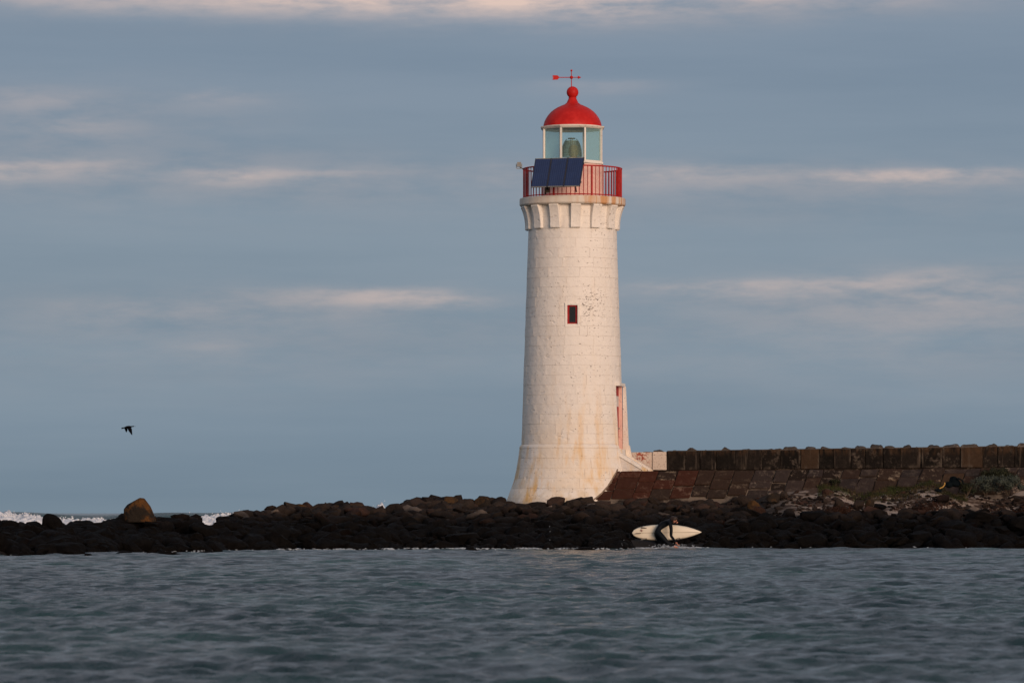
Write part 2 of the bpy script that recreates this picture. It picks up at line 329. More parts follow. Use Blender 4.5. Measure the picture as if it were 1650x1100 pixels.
# water
k = mat('sea_water', (.010, .030, .034), .20, .5, ior=1.333)
pn = k.noise(k.vec(k.pos, (.22, .08, 1)), 1, 4, .6)
c = k.mix(k.sstep(pn, .38, .66), (.007, .026, .032, 1), (.015, .056, .054, 1)); k.put(k.b.inputs['Base Color'], c)
h = k.m('ADD', k.m('MULTIPLY', k.noise(k.vec(k.pos, (1, .7, 1)), 4.2, 5, .62), 1.0), k.m('MULTIPLY', k.noise(k.vec(k.pos, (1, .75, 1)), 13, 3, .6), .22))
bump(k, h, 1.0, .085); M['water'] = k.mat
k = mat('white_foam', (.84, .86, .88), .9, .2); bump(k, k.noise(k.pos, 9, 5, .7), 1, .08); M['foam'] = k.mat
k = mat('thin_shore_foam', (.40, .46, .52), .9, .1); M['shorefoam'] = k.mat
k = mat('grass', (.05, .055, .02), .8, .2); k.put(k.b.inputs['Base Color'], k.mix(k.sstep(k.noise(k.pos, 1.7, 4), .42, .6), (.030, .040, .010, 1), (.070, .052, .024, 1))); M['grass'] = k.mat
k = mat('grey_green_leaf', (.05, .06, .05), .7, .2); k.put(k.b.inputs['Base Color'], k.mix(k.noise(k.pos, 7, 3), (.030, .038, .028, 1), (.085, .10, .082, 1))); M['saltbush'] = k.mat
k = mat('dark_green_leaf', (.02, .028, .012), .7, .2); k.put(k.b.inputs['Base Color'], k.mix(k.noise(k.pos, 7, 3), (.010, .014, .008, 1), (.034, .036, .014, 1))); M['darkleaf'] = k.mat
M['stem'] = mat('woody_stem', (.05, .035, .022), .85).mat
k = mat('rusty_seaweed', (.05, .02, .012), .8, .2); k.put(k.b.inputs['Base Color'], k.mix(k.noise(k.pos, 5, 3), (.020, .009, .006, 1), (.055, .024, .014, 1))); M['weed'] = k.mat
M['neoprene'] = mat('black_neoprene', (.004, .006, .009), .6, .12).mat
M['skin'] = mat('skin', (.50, .22, .15), .55).mat
M['hair'] = mat('dark_hair', (.020, .010, .006), .6).mat
k = mat('cream_board', (.72, .66, .52), .35, .4); k.put(k.b.inputs['Base Color'], k.mix(k.noise(k.pos, 4, 4), (.64, .57, .44, 1), (.78, .72, .58, 1))); M['board'] = k.mat
M['boardink'] = mat('dark_board_print', (.05, .03, .025), .5).mat
M['boardred'] = mat('red_board_print', (.20, .04, .04), .5).mat
M['stringer'] = mat('wooden_stringer', (.20, .15, .09), .5).mat
M['fin'] = mat('smoky_fin', (.14, .13, .11), .25).mat
M['bird'] = mat('black_feathers', (.003, .003, .004), .8, .05).mat
M['bill'] = mat('grey_bill', (.05, .05, .045), .5).mat
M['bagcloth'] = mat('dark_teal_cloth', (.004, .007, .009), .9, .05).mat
M['yellow'] = mat('yellow_strap', (.52, .30, .07), .6).mat

# ------------------------------------------------------------------ terrain functions (metres, world space)
_shX = np.array([-400, -45, -12.1, -10.0, -8.0, -6.3, -2.1, 1.3, 4.7, 9.5, 14.7, 45, 400.])
_shY = np.array([96, 97, 101, 105, 110, 115.5, 118, 117.6, 120.2, 122.2, 123.6, 126, 130.])
def shore(X): return np.interp(X, _shX, _shY) + .45 * np.sin(X * 1.9) + .25 * np.sin(X * 4.3 + 1) + .35 * np.sin(X * .77 + 2)
_cX = np.array([-60, -13, -11.4, -10.4, -10.15, -8.75, -8.3, -7.95, -7.6, -6.9, -6.3, -5.0, -3.95, -3.5, -3.1, -2.2, -.3, 1.4, 3.5, 6.5, 7.6, 15, 60])
_cZ = np.array([.7, .62, .60, .62, .74, .74, .60, .56, .86, .98, 1.08, 1.15, .93, .90, 1.22, 1.33, 1.20, 1.12, 1.26, 1.38, 1.86, 2.02, 2.02])
def crestY(X): return shore(X) + np.interp(X, [-14, -6, 0, 4, 8, 16], [7.5, 9.5, 11.2, 11.4, 10.6, 9.2]) * 0 + np.interp(X, [-14, -6, 0, 4, 8, 16], [7.5, 9, 11, 11.5, 9.6, 8.4])
def gz(X, Y):
    X = np.asarray(X, float); Y = np.asarray(Y, float)
    s = shore(X); c = crestY(X); zc = np.interp(X, _cX, _cZ); t = (Y - s) / (c - s)
    # right: black bank up to ~.9 m over the first third, then the sandy slope
    p_mid = np.clip(t, 0, 1) ** .8
    p_r = np.interp(np.clip(t, 0, 1), [0, .42, .50, 1], [0, .44, .50, 1])
    w = sm(X, 6.0, 8.5)
    z = zc * (p_mid * (1 - w) + p_r * w)
    z = np.where(t < 0, np.maximum(t * 1.6, -1.2), z)
    back = sm(X, -1.2, .4)
    drop = np.where(t > 1, np.maximum(zc - (Y - c) * .35, -1.2), z)
    z = z * back + np.where(t > 1, drop, z) * (1 - back)
    z = z + .05 * np.sin(X * 2.3 + Y * 1.1) * sm(t, 0, .3) * (1 - .5 * w) + .03 * np.sin(X * 5.1 - Y * 2.7)
    return z

# ------------------------------------------------------------------ sea
def build_sea():
    u = np.linspace(-1, 1, 491); e = 1 + np.cumsum(np.geomspace(.02, 60, 22)); u = np.concatenate([-e[::-1], u, e])
    ys = [-60, -20, 0, 6, 10, 14, 17, 19]; y = 20.0
    while y < 128: ys.append(y); y += .036 + .00095 * (y - 20)
    while y < 300: ys.append(y); y += .75
    while y < 12000: ys.append(y); y += max(1, (y - 300) * .09)
    ys = np.array(ys + [14000.])
    Yg, Ug = np.meshgrid(ys, u, indexing='ij'); half = 2.6 + .131 * np.clip(Yg, 0, 330) + .3 * np.clip(Yg - 330, 0, None)
    X = Ug * half; Y = Yg.copy()
    h = np.zeros_like(X); act = (sm(Yg, 12, 19)) * (1 - sm(np.abs(Ug), 1.05, 1.6))
    r = np.random.default_rng(5)
    waves = []
    for lam in np.geomspace(.17, 1.7, 56):
        lam *= r.uniform(.9, 1.1); a = r.normal(.15, .48) ; ph = r.uniform(0, 2 * PI)
        waves.append((lam, math.sin(a), math.cos(a), ph))
    for lam, dx, dy, ph in waves:
        kk = 2 * PI / lam; amp = .0080 * lam ** .72
        fade = np.where(Y > 126, 1.0 if lam > 1.5 else 0, 1.0) * np.where(Y < 40, 1.0, np.interp(Y, [55, 105], [1, 1.0 if lam > .38 else .0]))
        sh = r.uniform(0, 6)
        mod = .75 + .55 * np.sin(X * .45 / lam ** .5 + sh) * np.sin(Y * .23 / lam ** .5 + sh * 1.7)
        s_ = np.sin(kk * (X * dx + Y * dy) + ph + .8 * np.sin(X * .7 / lam + sh) )
        h += amp * fade * mod * (np.exp(1.1 * (s_ - 1)) * 2.0 - .75)
    h *= act * np.interp(Y, [50, 110], [1, .85]); h -= .03 * act
    # small swell before the shore and the breakers beyond the reef
    h += .022 * np.sin(Y * .75 + X * .10) * act * sm(Y, 30, 70) * (1 - sm(Y, 126, 130))
    bx = sm(np.abs(X), 60, 40)
    for yc, A, wd, ph in ((236, 1.03, 3.6, 0), (262, .85, 5, 2), (292, .75, 6, 4)):
        yc_ = yc + 1.5 * np.sin(X * .12 + ph); d = Y - yc_
        prof = np.where(d < 0, np.exp(-(d / (wd * .6)) ** 2), np.exp(-(d / (wd * 1.4)) ** 2))
        h += (A + .08 * np.sin(X * .35 + ph) + .05 * np.sin(X * .9 + ph * 2)) * prof * (1 - sm(np.abs(X), 70, 110))
    Zz = h
    V = np.stack([X, Y, Zz], -1).reshape(-1, 3); nr, nc = X.shape
    i = (np.arange(nr - 1)[:, None] * nc + np.arange(nc - 1)[None]).reshape(-1)
    F = np.stack([i, i + 1, i + nc + 1, i + nc], 1)
    o = bpy.data.objects.new('sea', np_mesh('sea', V, F, M['water'])); link(o); tag(o, kind='structure')
build_sea()

# ------------------------------------------------------------------ ground
def build_ground():
    xs = np.concatenate([np.linspace(-90, -22, 30)[:-1], np.arange(-22, 22.01, .16), np.linspace(22, 90, 30)[1:]])
    ys = np.concatenate([np.arange(92, 136, .16), np.linspace(136, 175, 30)])
    Yg, Xg = np.meshgrid(ys, xs, indexing='ij'); Z = gz(Xg, Yg)
    V = np.stack([Xg, Yg, Z], -1).reshape(-1, 3); nr, nc = Xg.shape
    i = (np.arange(nr - 1)[:, None] * nc + np.arange(nc - 1)[None]).reshape(-1)
    F = np.stack([i, i + 1, i + nc + 1, i + nc], 1)
    o = bpy.data.objects.new('shore_ground', np_mesh('shore_ground', V, F, M['ground'])); link(o); tag(o, kind='structure')
build_ground()

# ------------------------------------------------------------------ lighthouse
TY = 132.0; SP = FPX / TY; TX = (922.5 - 825) / SP
def tz(y): return CAMH + (HY - y) / SP
_rp = [(830, 110), (812, 108.5), (793, 101), (768, 93), (745, 88.5), (722, 85.5), (716, 82.3), (645, 79.8), (597, 78.7), (495, 75.2), (393, 71.8), (372, 71.3), (350, 71.8), (334, 73.5), (318, 74)]
_rz = np.array([tz(a) for a, b in _rp]); _rr = np.array([b / SP for a, b in _rp])
def TR(z): return float(np.interp(z, _rz, _rr))
def tpt(th, r, z): return Vector((TX + r * math.sin(th), TY - r * math.cos(th), z))
LH = empty('lighthouse', (TX, TY, tz(820)), 'white round stone lighthouse with red dome and red gallery railing', 'lighthouse')
WIN = (R_(-9.75), R_(7.4), tz(530), tz(492)); DPHI = R_(80)
def door_near(z): return DPHI - math.asin(np.interp(z, [tz(722), tz(620)], [.44, .50]) / TR(z))
def door_far(z): return DPHI + math.asin(.52 / TR(z))
DZ0, DZ1 = tz(724), tz(619)
def core():
    b = MB(); zs = sorted([tz(y) for y in (830, 812, 800, 780, 768, 755, 745, 733, 724, 716, 690, 645, 619, 597, 560, 530, 492, 450, 393, 372, 350, 334, 320)])
    ths = sorted([2 * PI * k / 96 - PI for k in range(96)] + [WIN[0] + .01, WIN[1] - .01, R_(61), R_(99)]) ; ths.append(ths[0] + 2 * PI)
    rec = .010; idx = {}
    for j, z in enumerate(zs):
        for i_, t in enumerate(ths[:-1]): idx[j, i_] = len(b.v); b.v.append(tuple(tpt(t, TR(z) - rec, z)))
    nn = len(ths) - 1
    for j in range(len(zs) - 1):
        zc = (zs[j] + zs[j + 1]) / 2
        for i_ in range(nn):
            tcn = (ths[i_] + ths[i_ + 1]) / 2
            if WIN[0] < tcn < WIN[1] and WIN[2] - .001 < zc < WIN[3] + .001: continue
            if R_(61) < tcn < R_(99) and DZ0 - .001 < zc < DZ1 + .001: continue
            b.f.append((idx[j, i_], idx[j, (i_ + 1) % nn], idx[j + 1, (i_ + 1) % nn], idx[j + 1, i_])); b.mi.append(0)
    b.build('tower_core', M['joint'], LH, smooth=40)
core()
def block_mesh(t0, t1, z0, z1, th=.05, bev=.0046, gap=.0021, n_=5, prud=0):
    """one curved ashlar between two angles (funcs of z or numbers)"""
    b = MB(); f0 = t0 if callable(t0) else (lambda z: t0); f1 = t1 if callable(t1) else (lambda z: t1)
    def ring(inset, dr):
        za, zb = z0 + gap + inset, z1 - gap - inset; out = []
        for z in (za, zb):
            r = TR(z); g = (gap + inset) / r; a, c_ = f0(z) + g, f1(z) - g
            out.append([tpt(a + (c_ - a) * i_ / n_, r + dr + prud, z) for i_ in range(n_ + 1)])
        return out[0] + out[1][::-1]
    A = ring(bev, 0); B = ring(0, -bev); C = ring(0, -th); m_ = len(A)
    v = A + B + C; fs = []
    for i_ in range(n_): fs.append((i_, i_ + 1, m_ - 2 - i_, m_ - 1 - i_))
    for q in range(m_):
        q2 = (q + 1) % m_
        fs.append((q + m_, q2 + m_, q2, q)); fs.append((q + 2 * m_, q2 + 2 * m_, q2 + m_, q + m_))
    b.add(v, fs); return b
def build_blocks():
    rnd = random.Random(3); rest = MB()
    courses = []
    ylow = [818, 803, 787, 771, 755, 739, 722.5]; yup = [715.5 - 15.62 * k for k in range(23)]
    for a, c_ in zip(ylow, ylow[1:]): courses.append((tz(a), tz(c_)))
    for a, c_ in zip(yup, yup[1:]): courses.append((tz(a), tz(c_)))
    for a, c_ in ((371.8, 353), (353, 336)): courses.append((tz(a), tz(c_)))
    for ci, (z0, z1) in enumerate(courses):
        for q0, q1, ha, hb in ((WIN[2], WIN[3], WIN[0], WIN[1]), (DZ0, DZ1 + .02, door_near, door_far)):
            if z0 < q0 - .02 < z1 - .04: block_mesh(ha, hb, z0, q0).build('stone_block', M['white'], LH, org=(TX, TY, z0), smooth=35)
            if z1 > q1 + .02 > z0 + .04: block_mesh(ha, hb, q1, z1).build('stone_block', M['white'], LH, org=(TX, TY, z0), smooth=35)
        r = TR((z0 + z1) / 2); nb = max(9, round(2 * PI * r / (.86 if ci < 6 else .92))); step = 2 * PI / nb; off = rnd.uniform(0, step)
        base = block_mesh(0, step, z0, z1); me = None; zc = (z0 + z1) / 2
        for k_ in range(nb):
            a = (off + k_ * step + PI) % (2 * PI) - PI; a2 = a + step; spans = [(a, a2)]
            cut = False
            if z1 > WIN[2] + .02 and z0 < WIN[3] - .02 and a < WIN[1] and a2 > WIN[0]:
                spans = [(a, WIN[0])] * (WIN[0] - a > .02) + [(WIN[1], a2)] * (a2 - WIN[1] > .02); cut = True
            da, db = door_near(zc), door_far(zc)
            if z1 > DZ0 + .02 and z0 < DZ1 - .02 and a < db and a2 > da:
                spans = [(a, door_near)] * (da - a > .03) + [(door_far, a2)] * (a2 - db > .03); cut = True
            mid = a + step / 2
            vis = abs(mid) < R_(96)
            for s0, s1 in spans:
                pr = rnd.uniform(-.0035, .0035)
                if not vis: rest.__class__; bb = block_mesh(s0, s1, z0, z1, prud=pr, n_=3); rest.add(bb.v, bb.f); continue
                if cut:
                    block_mesh(s0, s1, z0, z1, prud=pr).build('stone_block', M['white'], LH, org=(TX, TY, z0), smooth=35)
                else:
                    if me is None: me = base.mesh('stone_block', M['white'], (TX, TY, z0), 35)
                    o = bpy.data.objects.new('stone_block', me); link(o, LH, tuple(tpt(mid, pr, z0)), (rnd.uniform(-.0012, .0012), rnd.uniform(-.0012, .0012), a))
    o = rest.build('rear_stone_blocks', M['white'], LH, smooth=35); o['kind'] = 'stuff'
build_blocks()
b = MB(); b.lathe([(TR(tz(722.5)) - .03, tz(722.8)), (TR(tz(722)) + .006, tz(722.4)), (TR(tz(721)) + .012, tz(720)), (TR(tz(716)) + .012, tz(716.4)), (TR(tz(715)) - .03, tz(715.6))], (TX, TY), 96)
# leave the doorway clear
keep = [f for f in b.f if not (R_(60) < ((sum(math.atan2(b.v[i_][0] - TX, TY - b.v[i_][1]) for i_ in f)) / 4) < R_(101))]
b.f = keep; b.mi = [0] * len(keep); b.build('plinth_band', M['white'], LH, smooth=40)
b = MB(); b.lathe([(1.9, tz(834)), (108.8 / SP + .06, tz(834)), (108.8 / SP + .05, tz(815)), (108.8 / SP + .01, tz(813)), (1.95, tz(812.5))], (TX, TY), 72); b.build('footing', M['redstone'], LH, smooth=30)
# gallery slab and corbels
b = MB(); g0, g1 = tz(333.5), tz(320.5); RG = 85.3 / SP
b.lathe([(1.2, g0), (RG - .05, g0), (RG - .03, g0 + .01), (RG - .012, g0 + .03), (RG, g0 + .05), (RG, g1 - .02), (RG - .02, g1), (.9, g1)], (TX, TY), 96); b.build('gallery_slab', M['slab'], LH, smooth=30)
def corbel_mesh():
    b = MB(); w = .15; zt, zb = g0 - .003, tz(371); H = zt - zb
    prof = [(1.33, zb), (1.33 + .08, zb)]
    prof = [(1.30, zb + .0), (76.3 / SP, zb), (76.3 / SP, zb + .10)]
    for t in np.linspace(0, 1, 9): prof.append((76.3 / SP + (82.3 - 76.3) / SP * t ** 2.0, zb + .10 + (H - .16) * t))
    prof += [(83.2 / SP, zt - .055), (83.2 / SP, zt), (1.30, zt)]
    m_ = len(prof); A = [(-w, -r, z) for r, z in prof]; B_ = [(w, -r, z) for r, z in prof]
    fs = [tuple(range(m_)), tuple(range(2 * m_ - 1, m_ - 1, -1))] + [(i_, (i_ + 1) % m_, m_ + (i_ + 1) % m_, m_ + i_) for i_ in range(m_)]
    b.add(A + B_, fs)
    me = b.mesh('corbel', M['white'], (0, 0, zt)); bm = bmesh.new(); bm.from_mesh(me)
    bmesh.ops.bevel(bm, geom=[e for e in bm.edges if e.calc_face_angle(0) > 1.0], offset=.012, segments=1, affect='EDGES'); bm.to_mesh(me); bm.free(); return me, zt
cme, czt = corbel_mesh()
for k_ in range(14):
    link(bpy.data.objects.new('corbel', cme), LH, (TX, TY, czt), (0, 0, R_(3 + k_ * 360 / 14)))
# gallery room wall below the lantern
b = MB(); rw = 50.5 / SP
b.lathe([(rw - .05, g1 + .002), (rw + .02, g1 + .002), (rw + .02, g1 + .06), (rw, g1 + .08), (rw, tz(267)), (rw - .05, tz(266.6))], (TX, TY), 64); b.build('gallery_room_wall', M['pinkwall'], LH, smooth=30)
# lantern: octagonal, flat side to the camera
RL = 50.5 / SP
LN = b_ = None
b = MB(); b.lathe([(.3, tz(263.2)), (RL + .05, tz(263.2)), (RL + .07, tz(264.5)), (RL + .06, tz(266.4)), (.3, tz(266.4))], (TX, TY), 8)
rot = Matrix.Rotation(R_(22.5), 4, 'Z')
def oct_lathe(name, prof, m_, sm_=None):
    b = MB(); b.lathe(prof, (0, 0), 8, close=True); b.v = [tuple(rot @ Vector(p) + Vector((TX, TY, 0))) for p in b.v]
    return b.build(name, m_, LH, smooth=sm_)
oct_lathe('lantern_sill', [(RL - .12, tz(262.6)), (RL + .035, tz(262.8)), (RL + .05, tz(264.2)), (RL + .05, tz(266)), (RL - .12, tz(266.4))], M['cream'])
oct_lathe('lantern_head', [(RL - .10, tz(205.6)), (RL + .09, tz(205.6)), (RL + .075, tz(207.2)), (RL + .02, tz(209.6)), (RL - .10, tz(209.6))], M['cream'])
for k_ in range(8):
    a = R_(22.5 + 45 * k_); a2 = a + R_(45)
    p = tpt(a, RL - .02, 0); b = MB(); Mx = Matrix.Translation((p.x, p.y, 0)) @ Matrix.Rotation(a, 4, 'Z')
    b.box(-.024, .024, -.035, .035, tz(262.7), tz(209.4), M=Mx); b.build('mullion', M['cream'], LH)
    q0 = tpt(a, RL - .02, 0); q1 = tpt(a2, RL - .02, 0); d = (q1 - q0).normalized(); q0 = q0 + d * .027; q1 = q1 - d * .027
    nrm = Vector((d.y, -d.x, 0)) * .004; b = MB(); zb, zt = tz(262.6) , tz(209.6)
    b.hexa([(*(q0 - nrm).xy, zb), (*(q1 - nrm).xy, zb), (*(q1 + nrm).xy, zb), (*(q0 + nrm).xy, zb), (*(q0 - nrm).xy, zt), (*(q1 - nrm).xy, zt), (*(q1 + nrm).xy, zt), (*(q0 + nrm).xy, zt)])
    b.build('lantern_pane', M['glass'], LH)
    b = MB(); b.hexa([(*(q0 - nrm * 4).xy, zb), (*(q1 - nrm * 4).xy, zb), (*(q1 + nrm * 4).xy, zb), (*(q0 + nrm * 4).xy, zb), (*(q0 - nrm * 4).xy, zb + .03), (*(q1 - nrm * 4).xy, zb + .03), (*(q1 + nrm * 4).xy, zb + .03), (*(q0 + nrm * 4).xy, zb + .03)])
    b.build('glazing_bar', M['cream'], LH)
# dome
prof = [(46.6, 205.4), (47.0, 204), (46.6, 201), (45.2, 196), (42.8, 191), (39.4, 186), (35, 181), (30, 177), (24.5, 173.6), (18.5, 170.8), (13, 168.6), (9.6, 166), (7.6, 162), (6.2, 158.6), (6.0, 157.4)]
b = MB(); b.lathe([(r / SP, tz(y)) for r, y in prof], (TX, TY), 64); b.build('dome', M['red'], LH, smooth=50)
# panel seams of the dome, thin standing ribs
b = MB(); b.lathe([(48.5 / SP, tz(205.5)), (48.5 / SP, tz(204.6)), (46.8 / SP, tz(204.4)), (46.6 / SP, tz(205.5))], (TX, TY), 64, close=True); b.build('dome_gutter', M['cream'], LH, smooth=40)
VN = bpy.data.objects.new('finial', None)
b = MB(); cz = tz(149); r = 9.6 / SP
b.lathe([(max(.0005, r * math.sin(a)), cz - r * math.cos(a)) for a in np.linspace(.55, PI, 20)], (TX, TY), 32)
b.lathe([(6.1 / SP, tz(158)), (6.6 / SP, tz(157.2)), (5.4 / SP, tz(156.6))], (TX, TY), 32)
b.build('ball_finial', M['red'], LH, smooth=50)
# weather vane
b = MB(); xt = lambda x: TX + (x - 922.5) / SP
b.tube((xt(920.8), TY, tz(141)), (xt(920.8), TY, tz(114)), .014, .011); va = b.build('weather_vane', M['redrail'], LH)
b = MB(); b.tube((xt(898), TY, tz(125)), (xt(932), TY, tz(125)), .012); b.build('arrow_shaft', M['red'], va)
def plate(pts, y, t, name, m_, par):
    b = MB(); n_ = len(pts); b.add([(xt(a), y - t, tz(c_)) for a, c_ in pts] + [(xt(a), y + t, tz(c_)) for a, c_ in pts], [tuple(range(n_)), tuple(range(2 * n_ - 1, n_ - 1, -1))] + [(i_, (i_ + 1) % n_, n_ + (i_ + 1) % n_, n_ + i_) for i_ in range(n_)])
    return b.build(name, m_, par)
plate([(889.6, 121.5), (898.5, 121.8), (901.6, 124.9), (898.5, 128.6), (889.6, 129), (891.8, 127.0), (889.6, 126.3), (892, 125.2), (889.6, 124), (891.8, 123.2)], TY, .012, 'arrow_tail', M['red'], va)
b = MB(); b.tube((xt(931), TY, tz(125)), (xt(936.4), TY, tz(125)), .052, .004, 12); b.build('arrow_head', M['red'], va, smooth=60)
for cy, rr in ((125, .052), (114, .032)):
    b = MB(); b.lathe([(max(.0004, rr * math.sin(a)), tz(cy) - rr * math.cos(a)) for a in np.linspace(0, PI, 10)], (xt(920.8), TY), 12); b.build('vane_ball', M['red'], va, smooth=60)
# railing
RRL = 79.2 / SP; rz0, rz1 = tz(318.2), tz(272.6)
for nm, z_, rr in (('top_rail', rz1, .022), ('bottom_rail', rz0, .016)):
    b = MB(); b.lathe([(RRL + rr * math.cos(a), z_ + rr * math.sin(a)) for a in np.linspace(0, 2 * PI, 9)[:-1]], (TX, TY), 80, close=True); b.build(nm, M['redrail'], LH, smooth=60)
bme = MB(); bme.tube((0, 0, g1 + .0), (0, 0, rz1), .0125, n_=6); bme = bme.mesh('baluster', M['redrail'], (0, 0, g1), 60)
pme = MB(); pme.box(-.024, .024, -.024, .024, g1, rz1 + .01); pme = pme.mesh('rail_post', M['redrail'], (0, 0, g1))
for k_ in range(72):
    a = R_(2 + 5 * k_); post = k_ % 9 == 4
    link(bpy.data.objects.new('rail_post' if post else 'baluster', pme if post else bme), LH, tuple(tpt(a, RRL, g1)), (0, 0, a))
# window
wc = R_(-.9); wr = TR(tz(510)); Mw = Matrix.Translation((TX, TY, 0)) @ Matrix.Rotation(wc, 4, 'Z')
w0, w1 = tz(526.5), tz(495); hw = 8.2 / SP
b = MB()
def fr(b, y0, y1, hx, z0, z1, w, wz0=None, wz1=None, M_=Mw):
    b.box(-hx - w, -hx, y0, y1, z0 - (wz0 or w), z1 + (wz1 or w), M=M_); b.box(hx, hx + w, y0, y1, z0 - (wz0 or w), z1 + (wz1 or w), M=M_)
    b.box(-hx, hx, y0, y1, z1, z1 + (wz1 or w), M=M_); b.box(-hx, hx, y0, y1, z0 - (wz0 or w), z0, M=M_)
fr(b, -wr - .012, -wr + .20, hw, w0, w1, .066); b.build('window_surround', M['white'], LH)
b = MB(); fr(b, -wr + .055, -wr + .095, hw - .035, w0 + .045, w1 - .012, .034, .04, .012); wf = b.build('window_frame', M['redframe'], LH)
b = MB(); fr(b, -wr + .062, -wr + .085, hw - .058, w0 + .075, w1 - .04, .022); b.build('window_sash', M['redframe'], wf)
b = MB(); b.box(-hw + .05, hw - .05, -wr + .07, -wr + .076, w0 + .06, w1 - .03, M=Mw); b.build('window_pane', M['darkglass'], wf)
b = MB(); b.box(-hw + .004, hw - .004, -wr + .01, -wr + .055, w0 + .002, w0 + .03, M=Mw); b.build('window_sill', M['white'], wf)
# doorway; local frame: u outwards, v away from the camera
du = Vector((math.sin(DPHI), -math.cos(DPHI), 0)); dv = Vector((math.cos(DPHI), math.sin(DPHI), 0))
Md = Matrix(((du.x, dv.x, 0, TX), (du.y, dv.y, 0, TY), (0, 0, 1, 0), (0, 0, 0, 1)))
def tb(b, us, vs2, zs_): # tapered box: us=(u0,u1 at bottom,u1 at top)
    u0, u1b, u1t = us; p = [(u0, vs2[0], zs_[0]), (u1b, vs2[0], zs_[0]), (u1b, vs2[1], zs_[0]), (u0, vs2[1], zs_[0]), (u0, vs2[0], zs_[1]), (u1t, vs2[0], zs_[1]), (u1t, vs2[1], zs_[1]), (u0, vs2[1], zs_[1])]
    b.hexa([Md @ Vector(q) for q in p])
dz0, dz1 = tz(731), tz(622.5)
b = MB(); tb(b, (1.12, 1.50, 1.38), (-.56, -.445), (dz0, dz1)); b.build('near_jamb', M['white'], LH)
b = MB(); tb(b, (1.47, 1.64, 1.55), (.50, .64), (tz(717), dz1)); tb(b, (1.47, 1.74, 1.665), (.50, .66), (tz(735), tz(717))); b.build('far_jamb', M['white'], LH)
b = MB(); tb(b, (1.12, 1.465, 1.44), (.49, .62), (dz0, dz1 - .004)); b.build('far_reveal', M['pinkwall'], LH)
b = MB(); tb(b, (1.10, 1.53, 1.525), (-.52, .64), (dz1 + .003, tz(617.5))); b.build('lintel', M['white'], LH)
b = MB(); tb(b, (1.30, 1.345, 1.345), (-.44, .488), (dz0, dz1 - .006)); dr = b.build('door', M['redframe'], LH)
b = MB(); tb(b, (1.347, 1.352, 1.352), (-.30, .44), (tz(655), tz(638))); b.build('notice', M['notice'], dr)
b = MB(); b.tube(Md @ Vector((1.345, .36, tz(690))), Md @ Vector((1.40, .36, tz(690))), .02); b.build('door_handle', M['greymetal'], dr)
# entrance steps with sloping copings
ST = []
sz0, sz1 = tz(757.5), tz(724)
for i_ in range(4):
    b = MB(); za = sz0 - .3; zb = sz1 - (i_ + 1) * (sz1 - sz0) / 5 ; tb(b, (1.38 + i_ * .20, 1.578 + i_ * .20, 1.578 + i_ * .20), (-.44, .49), (za, zb - .16)); b.build('step', M['speckle'], LH)
for v0, v1, nm in ((-.60, -.445, 'near'), (.495, .65, 'far')):
    b = MB(); u0 = 1.25; u1 = 2.20; zt0, zt1 = tz(727), sz0 + .02; zb = sz0 - .30
    p = [(u0, v0, zb), (u1, v0, zb), (u1, v1, zb), (u0, v1, zb), (u0, v0, zt0), (u1, v0, zt1), (u1, v1, zt1), (u0, v1, zt0)]
    b.hexa([Md @ Vector(q) for q in p]); b.build('step_side_wall', M['joint'], LH)
    b = MB(); t0 = .15; e = .035; drop = (zt0 - zt1) / (u1 - u0); ue = u1 + .16
    ze = zt0 - drop * (ue - u0) - .004; p = [(u0, v0 - e, zt0 + .004), (ue, v0 - e, max(ze, sz0 - .10)), (ue, v1 + e, max(ze, sz0 - .10)), (u0, v1 + e, zt0 + .004), (u0, v0 - e, zt0 + t0), (ue + .02, v0 - e, ze + t0 * .6), (ue + .02, v1 + e, ze + t0 * .6), (u0, v1 + e, zt0 + t0)]
    b.hexa([Md @ Vector(q) for q in p]); b.build('step_coping', M['white'], LH)

# lens inside the lantern: beehive of stepped prisms
LX = TX + (921 - 922.5) / SP
LE = empty('lighthouse_lens', (LX, TY, tz(263)), 'beehive shaped glass lens of stacked prisms inside the lantern', 'lens')
b = MB(); b.tube((LX, TY, g1), (LX, TY, tz(254)), .12, n_=16); b.build('pedestal', M['cream'], LE)
yy = np.linspace(252, 226, 13)
for i_ in range(12):
    ya, yb = yy[i_], yy[i_ + 1]; q = (252 - ya) / 30; R0 = 14.6 * math.sqrt(max(0, 1 - q ** 2.3)) + .6
    b = MB(); b.lathe([(R0 / SP - .045, tz(ya)), (R0 / SP - .01, tz(ya)), (R0 / SP + .022, tz(yb + .5)), (R0 / SP - .045, tz(yb + .3))], (LX, TY), 32, close=True)
    b.build('prism_ring', M['prism'], LE)
    b = MB(); b.lathe([(R0 / SP - .012, tz(ya) - .006), (R0 / SP + .030, tz(ya) - .010), (R0 / SP + .030, tz(ya) + .004), (R0 / SP - .012, tz(ya) + .006)], (LX, TY), 32, close=True); b.build('ring_frame', M['brass'], LE)
b = MB(); b.lathe([(.02, tz(224)), (6 / SP, tz(224)), (6 / SP, tz(222.6)), (.02, tz(222.6))], (LX, TY), 24, close=True); b.build('lens_cap', M['brass'], LE)
b = MB(); b.lathe([(max(.001, .16 * math.sin(a)), tz(244) - .21 * math.cos(a)) for a in np.linspace(0, PI, 14)], (LX + .06, TY), 24); b.build('bullseye', M['heart'], LE, smooth=60)
for a in (R_(-8), R_(85), R_(172), R_(262)):
    b = MB(); prev = None
    for q in np.linspace(0, .93, 10):
        rr = (14.6 * math.sqrt(1 - q ** 2.3) + 1) / SP + .012; p = (LX + rr * math.sin(a), TY - rr * math.cos(a), tz(252 - q * 30))
        if prev: b.tube(prev, p, .009, n_=6)
        prev = p
    b.build('lens_rib', M['brass'], LE)

